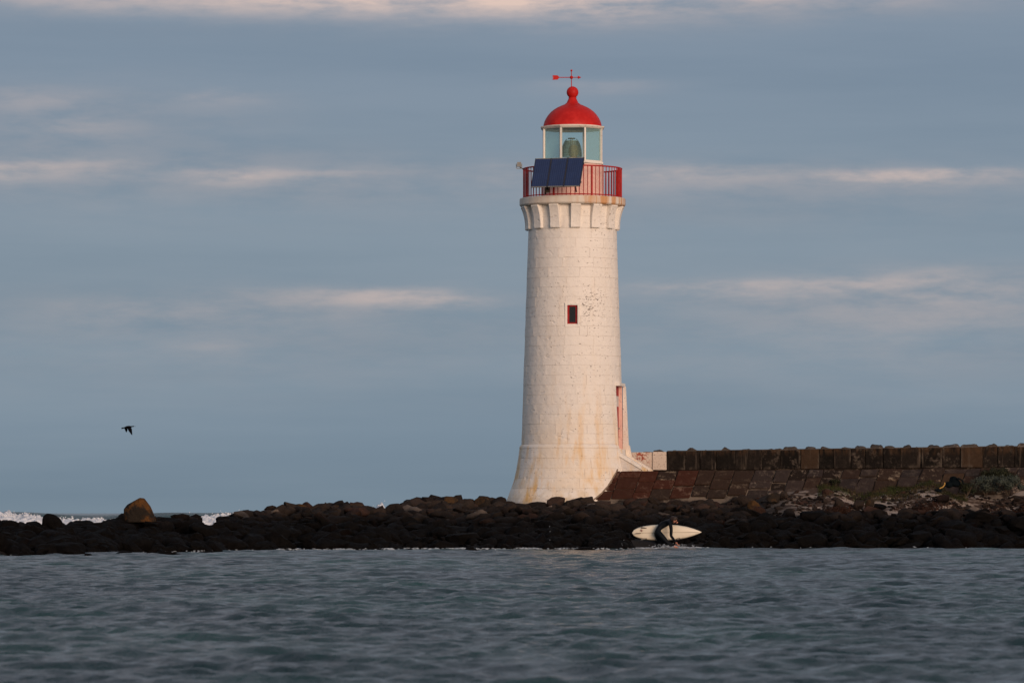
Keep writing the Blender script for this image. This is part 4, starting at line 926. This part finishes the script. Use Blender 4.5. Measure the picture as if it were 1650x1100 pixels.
# ------------------------------------------------------------------ surf beyond the reef
def surf():
    r = np.random.default_rng(9); xs = np.arange(-46, 10, .07); ys = np.arange(0, 1.001, .04)
    def nz(x, s): return sum(np.sin(x * f * s + p) * a for f, p, a in ((1, .3, .5), (2.3, 1.9, .3), (4.9, 4.1, .2), (9.7, 2.2, .12), (21, .7, .08)))
    env = np.interp(xs, [-46, -33, -27.7, -25.6, -24.8, -22.7, -21.5, -20, -18.6, -17.4, -15.8, -14, -12.6, -11, -8.2, -7.5, -6.9, -6.2, 10], [.6, .85, .90, .90, .80, .62, .72, .60, .58, .80, .86, .92, .60, .4, .35, 1.0, 1.25, .5, .2])
    top = env * 1.13 * (1 + .13 * nz(xs, 1.6)) ; top = np.clip(top, .05, 1.5)
    Yc = 232.2 + .6 * nz(xs, .35)
    X = np.repeat(xs[None], len(ys), 0); T = ys[:, None]
    prof = np.interp(ys, [0, .12, .3, .55, .8, 1], [0, .35, .75, 1, .8, 0])[:, None]
    lump = 1 + .16 * np.sin(X * 5.1 + T * 17) * np.sin(T * 23 + X * 2.2) + .10 * np.sin(X * 12 + 3 * np.sin(T * 31))
    Z = top[None] * prof * lump - .15; Y = Yc[None] - 3.2 + T * 5.0
    V = np.stack([X, Y, Z], -1).reshape(-1, 3); nr, nc = X.shape; i = (np.arange(nr - 1)[:, None] * nc + np.arange(nc - 1)[None]).reshape(-1)
    F = np.stack([i, i + 1, i + nc + 1, i + nc], 1); tris = np.concatenate([F[:, [0, 1, 2]], F[:, [0, 2, 3]]])
    Vs = [V]; Fs = [tris]; off = len(V); B, BF = ICO[1]
    for _ in range(1500):
        x = r.uniform(-44, 8); e = np.interp(x, xs, top)
        if e < .45 and r.random() < .8: continue
        z = e * r.uniform(.82, 1.0) + abs(r.normal(0, .10)) * e; s = r.uniform(.012, .055) * (1 if z < e * 1.05 else .6)
        Vs.append(B * [s * 1.3, s, s] + [x, 231.0 + r.uniform(-1, 1), z - .12]); Fs.append(BF + off); off += len(B)
    me = np_mesh('surf_foam', np.concatenate(Vs), np.concatenate(Fs), M['foam'], True)
    o = bpy.data.objects.new('surf_foam', me); link(o); tag(o, 'white broken surf and spray behind the low left reef', 'surf', kind='stuff')
surf()
def shore_foam():
    r = np.random.default_rng(21); B, BF = ICO[1]; Vs = []; Fs = []; off = 0
    def put(x, y, z, a, b_, c_):
        nonlocal off
        Vs.append((B * (1 + .25 * r.normal(size=(len(B), 1)))) * [a, b_, c_] + [x, y, z]); Fs.append(BF + off); off += len(B)
    for _ in range(11000):
        x = r.uniform(-13, 15.5); dens = float(np.interp(x, [-13, -8.3, -7.6, -6.5, -4.5, .6, 1.0, 2.6, 3.2, 3.6, 5.2, 5.6, 15], [.03, .04, .3, .7, .8, .9, .35, .2, .3, .8, .7, .015, .01]))
        dens *= .25 + .75 * max(0, math.sin(x * 2.9 + math.sin(x * 7)) * math.sin(x * 1.13 + 2) + .35)
        if r.random() > dens: continue
        s = float(shore(x)); y = s - abs(r.normal(0, .35)) - .15; l = r.uniform(.010, .036)
        put(x, y, .03 + r.uniform(-.02, .025), l * 1.6, l * r.uniform(.6, 1.4), r.uniform(.004, .012))
    for _ in range(160):   # wash round the surfer's feet
        x = 4.42 + r.normal(0, .28); put(x, 119.9 + r.normal(0, .2), .05 + abs(r.normal(0, .035)), r.uniform(.008, .035), .02, r.uniform(.004, .012))
    for x0, zz in ((.98, .36), (3.0, .16), (1.02, .2)):
        for _ in range(7): put(x0 + r.normal(0, .03), 117.6 + r.normal(0, .05), abs(r.normal(0, zz * .8)) , .006, .006, .012)
    me = np_mesh('shore_foam', np.concatenate(Vs), np.concatenate(Fs), M['shorefoam'], True)
    o = bpy.data.objects.new('shore_foam', me); link(o); tag(o, 'thin broken line of foam where the sea meets the rocks', 'foam', kind='stuff')
shore_foam()

# ------------------------------------------------------------------ plants
def blades(name, spots, m_, lab, cat, hmin, hmax, wd, lean=.6):
    V = []; F = []
    for x, y, z in spots:
        h_ = rnd.uniform(hmin, hmax); a = rnd.uniform(0, 6.28); l = rnd.uniform(-lean, lean) * h_; l2 = rnd.uniform(-lean, lean) * h_; w = wd * rnd.uniform(.6, 1.4); k_ = len(V)
        ca, sa = math.cos(a) * w, math.sin(a) * w
        V += [(x - ca, y - sa, z), (x + ca, y + sa, z), (x + l * .5 + ca * .5, y + l2 * .5 + sa * .5, z + h_ * .6), (x + l, y + l2, z + h_)]; F += [(k_, k_ + 1, k_ + 2), (k_, k_ + 2, k_ + 3)]
    o = bpy.data.objects.new(name, np_mesh(name, V, F, m_, False)); link(o); tag(o, lab, cat, kind='stuff')
sp_ = []
for _ in range(15000):
    c_ = rnd.uniform(1318, 1560); 
    Y = rnd.triangular(128.6, 131.0, 130.6); X = (c_ - 825) * Y / FPX; dn = .55 + .45 * math.sin(X * 2.1) * math.sin(X * .9 + 1)
    if rnd.random() > dn * (1 if Y > 129.5 else .55): continue
    sp_.append((X, Y, float(gz(X, Y)) - .01))
blades('grass', sp_, M['grass'], 'green and brown grass at the foot of the sea wall', 'grass', .04, .15, .007)
sp_ = []
for _ in range(5000):
    X, Y = rnd.choice([(rnd.gauss(12.1, .35), rnd.gauss(127.4, .35)), (rnd.gauss(14.8, .5), rnd.gauss(128.0, .4)), (rnd.gauss(14.0, .35), rnd.gauss(127.0, .3)), (rnd.gauss(9.6, .25), rnd.gauss(126.9, .3)), (rnd.gauss(5.9, .3), rnd.gauss(124.5, .3))])
    sp_.append((X, Y, float(gz(X, Y)) - .02))
blades('dry_seaweed', sp_, M['weed'], 'rusty brown seaweed heaps among the beach stones', 'seaweed', .03, .14, .02, 1.5)
def shrub(cx, top, w, h_, Y, m_, lab, seed, nl=3600, name='coastal_bush'):
    X, _, Z = px(cx, top, Y); s = Y / FPX; rx = w * s / 2; H = h_ * s; r = np.random.default_rng(seed)
    root = empty(name, (X, Y, Z - H), lab, 'bush', 'bushes at the right end of the sea wall')
    b = MB()
    for q in range(7):
        a = r.uniform(0, 6.28); e = Vector((math.cos(a) * rx * .7, math.sin(a) * rx * .5, H * r.uniform(.5, .85))); b.tube((X, Y, Z - H - .1), Vector((X, Y, Z - H)) + e, .018, .006, 5)
    b.build('stems', M['stem'], root); root.children[0]['kind'] = 'stuff'
    cl = [(r.normal(0, .42) * rx, r.normal(0, .4) * rx, H * r.uniform(.25, .82), r.uniform(.22, .42)) for _ in range(16)]
    V = []; F = []
    for _ in range(nl):
        c_ = cl[r.integers(16)]; d = r.normal(size=3); d /= np.linalg.norm(d); rr = c_[3] * rx * r.uniform(.55, 1.05) ** .5
        p = np.array([X + c_[0], Y + c_[1], Z - H + c_[2]]) + d * rr * [1, 1, .8]
        if p[2] < Z - H - .03 or p[2] > Z + .02: continue
        a = r.normal(size=3); a /= np.linalg.norm(a); b2 = np.cross(a, d); b2 /= np.linalg.norm(b2) + 1e-6; L = r.uniform(.016, .034); k_ = len(V)
        V += [p, p + a * L + b2 * L * .4, p + a * L * 2.1, p + a * L - b2 * L * .4]; F.append((k_, k_ + 1, k_ + 2, k_ + 3))
    me = np_mesh('foliage', V, F, m_, False, (X, Y, Z)); o = bpy.data.objects.new('foliage', me); link(o, root, (X, Y, Z)); o['kind'] = 'stuff'
shrub(1589, 766, 46, 28, 129.4, M['saltbush'], 'rounded grey-green bush right of the dark bag', 1)
shrub(1625, 765, 42, 28, 129.2, M['saltbush'], 'rounded grey-green bush nearest the right edge of the picture', 2)
shrub(1610, 754, 52, 24, 130.4, M['darkleaf'], 'dark green scrub growing up the sea wall behind the grey bushes', 3)
shrub(1557, 778, 28, 17, 128.8, M['darkleaf'], 'low dark scrub between the dark bag and the first grey bush', 4, 1800)
shrub(1345, 772, 14, 9, 130.5, M['darkleaf'], 'small green tuft on the sea wall foot at the left end of the grass', 5, 600)
# dark bag with strap
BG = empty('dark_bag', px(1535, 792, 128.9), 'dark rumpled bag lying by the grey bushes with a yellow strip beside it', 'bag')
for (c_, top, w, h_, ix) in ((1539, 768, 20, 19, 14), (1529, 776, 18, 10, 16), (1512, 787, 14, 6, 17), (1559, 777, 16, 17, 15)):  # last lump is added dark cloth standing in for shadow in the scrub
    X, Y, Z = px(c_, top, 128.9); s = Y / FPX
    o = place_rock('bag_body' if ix == 14 else ('bag_flap' if ix == 16 else 'bag_pouch' if ix == 17 else 'shade_lump'), X, Y, Z - h_ * s / 2, w * s / 2, w * s / 2.4, h_ * s / 2 * 1.1, ix, 'bagcloth', (0, rnd.uniform(-.2, .2), rnd.uniform(-.2, .2)), BG)
b = MB(); pts = [px(1514, 786.5, 128.4), px(1519, 784.5, 128.4), px(1522.5, 780, 128.4), px(1522, 777, 128.4)]
for p, q in zip(pts, pts[1:]): b.tube(p, q, .018, .014, 6)
b.build('strap', M['yellow'], BG)
b = MB(); pts = [px(1543, 770, 128.7), px(1550, 773, 128.7), px(1553, 780, 128.7)]
for p, q in zip(pts, pts[1:]): b.tube(p, q, .03, .02, 6)
b.build('handle', M['bagcloth'], BG)

# ------------------------------------------------------------------ skinned figures
def skin_mesh(nodes, edges, sub=2, root=0):
    """nodes: [(co, rx, ry)], returns an evaluated mesh"""
    me = bpy.data.meshes.new('sk'); me.from_pydata([Vector(a) for a, *_ in nodes], edges, []); o = bpy.data.objects.new('sk', me); COL.objects.link(o)
    m1 = o.modifiers.new('s', 'SKIN'); m1.branch_smoothing = .5; m1.use_smooth_shade = True
    for i_, (a, r1, r2) in enumerate(nodes): me.skin_vertices[0].data[i_].radius = (r1, r2)
    roots = root if isinstance(root, (list, tuple)) else [root]
    for i_ in roots: me.skin_vertices[0].data[i_].use_root = True
    m2 = o.modifiers.new('u', 'SUBSURF'); m2.levels = sub; m2.render_levels = sub
    dg = bpy.context.evaluated_depsgraph_get(); dg.update(); out = bpy.data.meshes.new_from_object(o.evaluated_get(dg)); bpy.data.objects.remove(o); return out
YS = 119.9
def s3(x, y, dy=0): p = px(x, y, YS); return Vector((p[0], p[1] + dy, p[2]))
nodes = []; edges = []
def chain(lst, start=None):
    prev = start
    for co, r1, r2 in lst:
        nodes.append((co, r1, r2)); i_ = len(nodes) - 1
        if prev is not None: edges.append((prev, i_))
        prev = i_
    return prev
# torso: pelvis is node 0
chain([(s3(1057.5, 853), .115, .125)])
ch = chain([(s3(1063, 848.5), .115, .12), (s3(1069.5, 843.8), .125, .13), (s3(1075.8, 840), .12, .14)], 0)
nk = chain([(s3(1080.6, 837.8), .065, .065), (s3(1083.2, 837), .055, .055)], ch)
hd = chain([(s3(1085.2, 836.8), .082, .085), (s3(1087.2, 838.4), .088, .088), (s3(1089.0, 840.6), .055, .062)], nk)
# near arm (camera side) reaching down to the ankle
na = chain([(s3(1079.2, 841.2, -.17), .062, .062), (s3(1081.2, 852, -.20), .050, .050), (s3(1080.8, 863, -.20), .044, .044), (s3(1085.4, 869, -.16), .036, .036), (s3(1089.4, 873.2, -.12), .027, .030)], ch)
# far arm, over the back of the board and under its lower edge
fa = chain([(s3(1077.5, 841.6, .18), .062, .062), (s3(1075, 849, .34), .050, .050), (s3(1073, 862, .42), .044, .044), (s3(1074, 870.5, .38), .032, .036)], ch)
# legs: standing leg, then the raised one whose foot is being reached
l1 = chain([(s3(1057.5, 857.5, .08), .098, .098), (s3(1062, 868, .10), .078, .078), (s3(1064.5, 876, .10), .060, .060), (s3(1066.5, 886, .10), .045, .045), (s3(1071, 888.5, .10), .036, .04)], 0)
l2 = chain([(s3(1059.5, 857.5, -.10), .100, .100), (s3(1067.5, 865.5, -.14), .082, .082), (s3(1073.8, 872.6, -.15), .066, .066), (s3(1080.0, 877.2, -.13), .055, .055), (s3(1086.0, 879.6, -.10), .040, .040), (s3(1091.2, 882.4, -.10), .034, .042), (s3(1094.5, 883.6, -.10), .022, .036)], 0)
main = skin_mesh(nodes, edges, 2)
def hand(wr_, dirv_, sidev, curl):
    nd = []; ed = []; d = Vector(dirv_).normalized(); s = Vector(sidev).normalized(); u = d.cross(s).normalized()
    nd.append((wr_, .026, .022)); nd.append((wr_ + d * .05, .042, .018)); ed.append((0, 1))
    for i_, (o_, L) in enumerate(((-.033, .062), (-.011, .075), (.011, .070), (.032, .055))):
        k_ = len(nd); p = wr_ + d * .055 + s * o_; nd.append((p, .0095, .0095)); p2 = p + (d * .9 + u * curl * .4).normalized() * L * .45; p3 = p2 + (d * .5 + u * curl).normalized() * L * .35; p4 = p3 + (d * .1 + u * curl).normalized() * L * .28
        for q in (p2, p3, p4): nd.append((q, .0085, .0085))
        ed += [(1, k_), (k_, k_ + 1), (k_ + 1, k_ + 2), (k_ + 2, k_ + 3)]
    k_ = len(nd); p = wr_ + d * .02 - s * .032; nd += [(p, .012, .012), (p - s * .022 + d * .025 + u * curl * .015, .0105, .0105), (p - s * .018 + d * .05 + u * curl * .03, .009, .009)]; ed += [(0, k_), (k_, k_ + 1), (k_ + 1, k_ + 2)]
    return skin_mesh(nd, ed, 1)
h1 = hand(s3(1089.6, 873.4, -.12), (.45, -.1, -1), (.2, 1, .1), .9)
h2 = hand(s3(1074.1, 870.8, .38), (.1, -.3, -1), (1, 0, .1), 1.2)
def head_extra():   # nose, chin, ears, brow
    b = MB(); return b
SURF = None
bm = bmesh.new()
for me_, sk in ((main, 0), (h1, 1), (h2, 1)):
    n0 = len(bm.faces); bm.from_mesh(me_); bm.faces.ensure_lookup_table()
    for f in bm.faces[n0:]: f.material_index = sk; f.smooth = True
foot = s3(1090.5, 882, -.10); face = s3(1088.6, 840.2); foot2 = s3(1071, 888.5, .10)
for f in bm.faces:
    c_ = f.calc_center_median()
    if (c_ - foot).length < .10 or (c_ - face).length < .088 or (c_ - foot2).length < .08: f.material_index = 1
def blob(bm, c_, r, mi, sc=(1, 1, 1), rotm=None):
    res = bmesh.ops.create_uvsphere(bm, u_segments=10, v_segments=8, radius=r)
    for v in res['verts']: v.co = Vector((v.co.x * sc[0], v.co.y * sc[1], v.co.z * sc[2])) + Vector(c_)
    for v in res['verts']:
        for f in v.link_faces: f.material_index = mi; f.smooth = True
blob(bm, s3(1091.2, 841.2), .020, 1, (1.2, .8, .9))                     # nose
blob(bm, s3(1086.0, 839.2, -.088), .020, 1, (.7, .5, 1.1)); blob(bm, s3(1086.0, 839.2, .088), .020, 1, (.7, .5, 1.1))  # ears
blob(bm, s3(1090.9, 839.6, -.035), .010, 2); blob(bm, s3(1090.9, 839.6, .035), .010, 2)   # eyes
blob(bm, s3(1090.2, 842.6), .014, 1, (1, 1.6, .6))                      # mouth
me = bpy.data.meshes.new('body'); org = s3(1066, 887); bmesh.ops.translate(bm, verts=bm.verts, vec=-org); bm.to_mesh(me); bm.free()
for m_ in ('neoprene', 'skin', 'hair'): me.materials.append(M[m_])
PE = empty('person', tuple(org), 'person in black wetsuit bending down to one foot, surfboard under the far arm', 'person')
link(bpy.data.objects.new('body', me), PE, tuple(org))
V, F = rock_shape(3, 77, 20, 14, .05); b = np_mesh('hair', V * [.100, .098, .095], F, M['hair']); o = bpy.data.objects.new('hair', b); link(o, PE, tuple(s3(1085.2, 835.8)), (0, R_(35), 0))
# surfboard: outline in its own length, thickness and rocker
SB = empty('surfboard', tuple(s3(1075, 857.5, .19)), 'cream surfboard with pointed nose and rounded tail held behind the bending surfer', 'surfboard')
def board():
    L = 112 * YS / FPX; hw_ = 13.2 * YS / FPX; nx, nv = 44, 9; V = []
    s_ = np.linspace(0, 1, nx)
    wdt = np.interp(s_, [0, .015, .04, .09, .17, .28, .42, .52, .65, .78, .88, .95, .985, 1], [.06, .30, .47, .66, .83, .95, 1, .985, .90, .70, .45, .22, .09, .01]) * hw_
    for side in (-1, 1):
        for i_ in range(nx):
            th_ = .030 * (1 - abs(2 * s_[i_] - 1) ** 3 * .8); rk = .05 * (max(0, s_[i_] - .6) / .4) ** 2 + .02 * (max(0, .25 - s_[i_]) / .25) ** 2
            for j in range(nv):
                t = -1 + 2 * j / (nv - 1); prof_ = (1 - abs(t) ** 3.2) ** .6 if abs(t) < 1 else 0
                V.append((s_[i_] * L - L / 2, side * th_ * prof_ + rk, wdt[i_] * t))
    F = []; n1 = nx * nv
    for i_ in range(nx - 1):
        for j in range(nv - 1):
            a = i_ * nv + j; F.append((a, a + nv, a + nv + 1, a + 1)); F.append((a + n1, a + n1 + 1, a + n1 + nv + 1, a + n1 + nv))
    me = bpy.data.meshes.new('board_body'); me.from_pydata(V, [], F); me.materials.append(M['board'])
    bm = bmesh.new(); bm.from_mesh(me); bmesh.ops.remove_doubles(bm, verts=bm.verts, dist=.0005); bmesh.ops.holes_fill(bm, edges=bm.edges); bmesh.ops.recalc_face_normals(bm, faces=bm.faces); bm.to_mesh(me); bm.free()
    me.polygons.foreach_set('use_smooth', [True] * len(me.polygons)); return me, L
bme2, BL = board(); bc = s3(1075, 857.6, .17); tiltb = R_(0.8)
Mb = Matrix.Translation(bc) @ Matrix.Rotation(-tiltb, 4, 'Y')
o = bpy.data.objects.new('board_body', bme2); link(o, SB, tuple(bc), (0, -tiltb, 0))
bs = YS / FPX
def bp(x, y, off=-.034): return Vector(((x - 1075) * bs, off, (857.6 - y) * bs))
def bput(b, name, m_):
    oo = bpy.data.objects.new(name, b.mesh(name, m_)); link(oo, SB, tuple(bc), (0, -tiltb, 0)); return oo
b = MB()
b.box(bp(1025, 0).x, bp(1126, 0).x, -.0335, -.0315, -.004, .003); bput(b, 'stringer', M['stringer'])
for (x, y, sgn) in ((1038, 849.8, 1), (1028.5, 858.2, 0), (1038.5, 866.8, -1)):
    b = MB(); base0, base1 = bp(x + 4, y, -.028), bp(x - 4, y, -.028); tip = bp(x - 6.2, y - sgn * 2.0, -.125); mid = bp(x + .5, y - sgn * 1, -.085)
    t = Vector((0, 0, .004)); b.add([base0 - t, base1 - t, tip - t * .4, mid - t, base0 + t, base1 + t, tip + t * .4, mid + t], [(0, 1, 2, 3), (7, 6, 5, 4), (0, 3, 7, 4), (3, 2, 6, 7), (2, 1, 5, 6), (1, 0, 4, 5)]); bput(b, 'fin', M['fin'])
    b = MB(); b.box(bp(x - 4.4, 0).x, bp(x + 4.2, 0).x, -.0345, -.029, bp(0, y + .55).z, bp(0, y - .55).z); bput(b, 'fin_base', M['boardink'])
b = MB()
for pts in ([(1033.2, 851.6), (1034.4, 855.6)], [(1031.6, 853), (1035.6, 852.4)], [(1031.8, 854.6), (1036, 854)]):
    a, c_ = bp(*pts[0], -.031), bp(*pts[1], -.031); b.tube(a, c_, .006, n_=6)
bput(b, 'board_emblem', M['boardred'])
b = MB(); pts = [(1090, 868.6), (1091.5, 866.8), (1095, 866.4), (1096.5, 867.6), (1095.5, 869.3), (1092, 870), (1090, 868.6), (1096.5, 867.6)]
for p, q in zip(pts, pts[1:]): b.tube(bp(*p, -.028), bp(*q, -.028), .005, n_=6)
bput(b, 'board_logo', M['boardink'])

# ------------------------------------------------------------------ bird
YB = 200.0
def bq(x, y, dy=0): p = px(x, y, YB); return Vector((p[0], p[1] + dy, p[2]))
nd = [(bq(206.4, 688.0), .068, .072), (bq(209.5, 687.7), .055, .058), (bq(212.2, 687.0), .028, .028), (bq(214.6, 686.6), .022, .022), (bq(216.3, 686.4), .028, .026), (bq(202.8, 688.4), .050, .052), (bq(199.8, 689.0), .026, .03), (bq(195.4, 689.9), .008, .035)]
me1 = skin_mesh(nd, [(0, 1), (1, 2), (2, 3), (3, 4), (0, 5), (5, 6), (6, 7)], 2)
bm = bmesh.new(); bm.from_mesh(me1)
def wing(root_a, root_b, elbow_a, elbow_b, tip_a, tip_b, dy, t=.008):
    secs = [(bq(*root_a, 0), bq(*root_b, 0)), (bq(*elbow_a, dy * .6), bq(*elbow_b, dy * .6)), (bq(*tip_a, dy), bq(*tip_b, dy))]
    fine = []
    for s_ in np.linspace(0, 2, 9):
        i_ = min(int(s_), 1); f = s_ - i_; fine.append((secs[i_][0].lerp(secs[i_ + 1][0], f), secs[i_][1].lerp(secs[i_ + 1][1], f)))
    vs_ = []
    for a, c_ in fine:
        for off in (-t, t): vs_ += [bm.verts.new(a.lerp(c_, f) + Vector((0, off * (1 - abs(2 * f - .7)), 0))) for f in (0, .33, .66, 1)]
    for i_ in range(8):
        for j in range(3):
            q = i_ * 8; bm.faces.new((vs_[q + j], vs_[q + j + 1], vs_[q + 8 + j + 1], vs_[q + 8 + j])); bm.faces.new((vs_[q + 4 + j + 1], vs_[q + 4 + j], vs_[q + 12 + j], vs_[q + 12 + j + 1]))
        for j in (0, 3): q = i_ * 8; bm.faces.new((vs_[q + j], vs_[q + 4 + j], vs_[q + 12 + j], vs_[q + 8 + j]))
wing((210.8, 687.6), (204.8, 688.6), (213.2, 691.2), (207.6, 693.6), (214.4, 700.8), (213.0, 700.4), -.36)
wing((204.8, 688.4), (200.2, 689.2), (204.8, 692.0), (200.6, 692.2), (202.8, 696.0), (201.8, 695.6), .40)
for f in bm.faces: f.smooth = True
me = bpy.data.meshes.new('bird_body'); org = bq(206.4, 688); bmesh.ops.translate(bm, verts=bm.verts, vec=-org); bmesh.ops.recalc_face_normals(bm, faces=bm.faces); bm.to_mesh(me); bm.free(); me.materials.append(M['bird'])
BD = empty('bird', tuple(org), 'black cormorant flying to the right over the sea, wings on the downstroke', 'bird')
link(bpy.data.objects.new('bird_body', me), BD, tuple(org))
b = MB(); b.tube(bq(217, 686.4), bq(218.9, 686.5), .010, .003, 6); b.build('bill', M['bill'], BD)
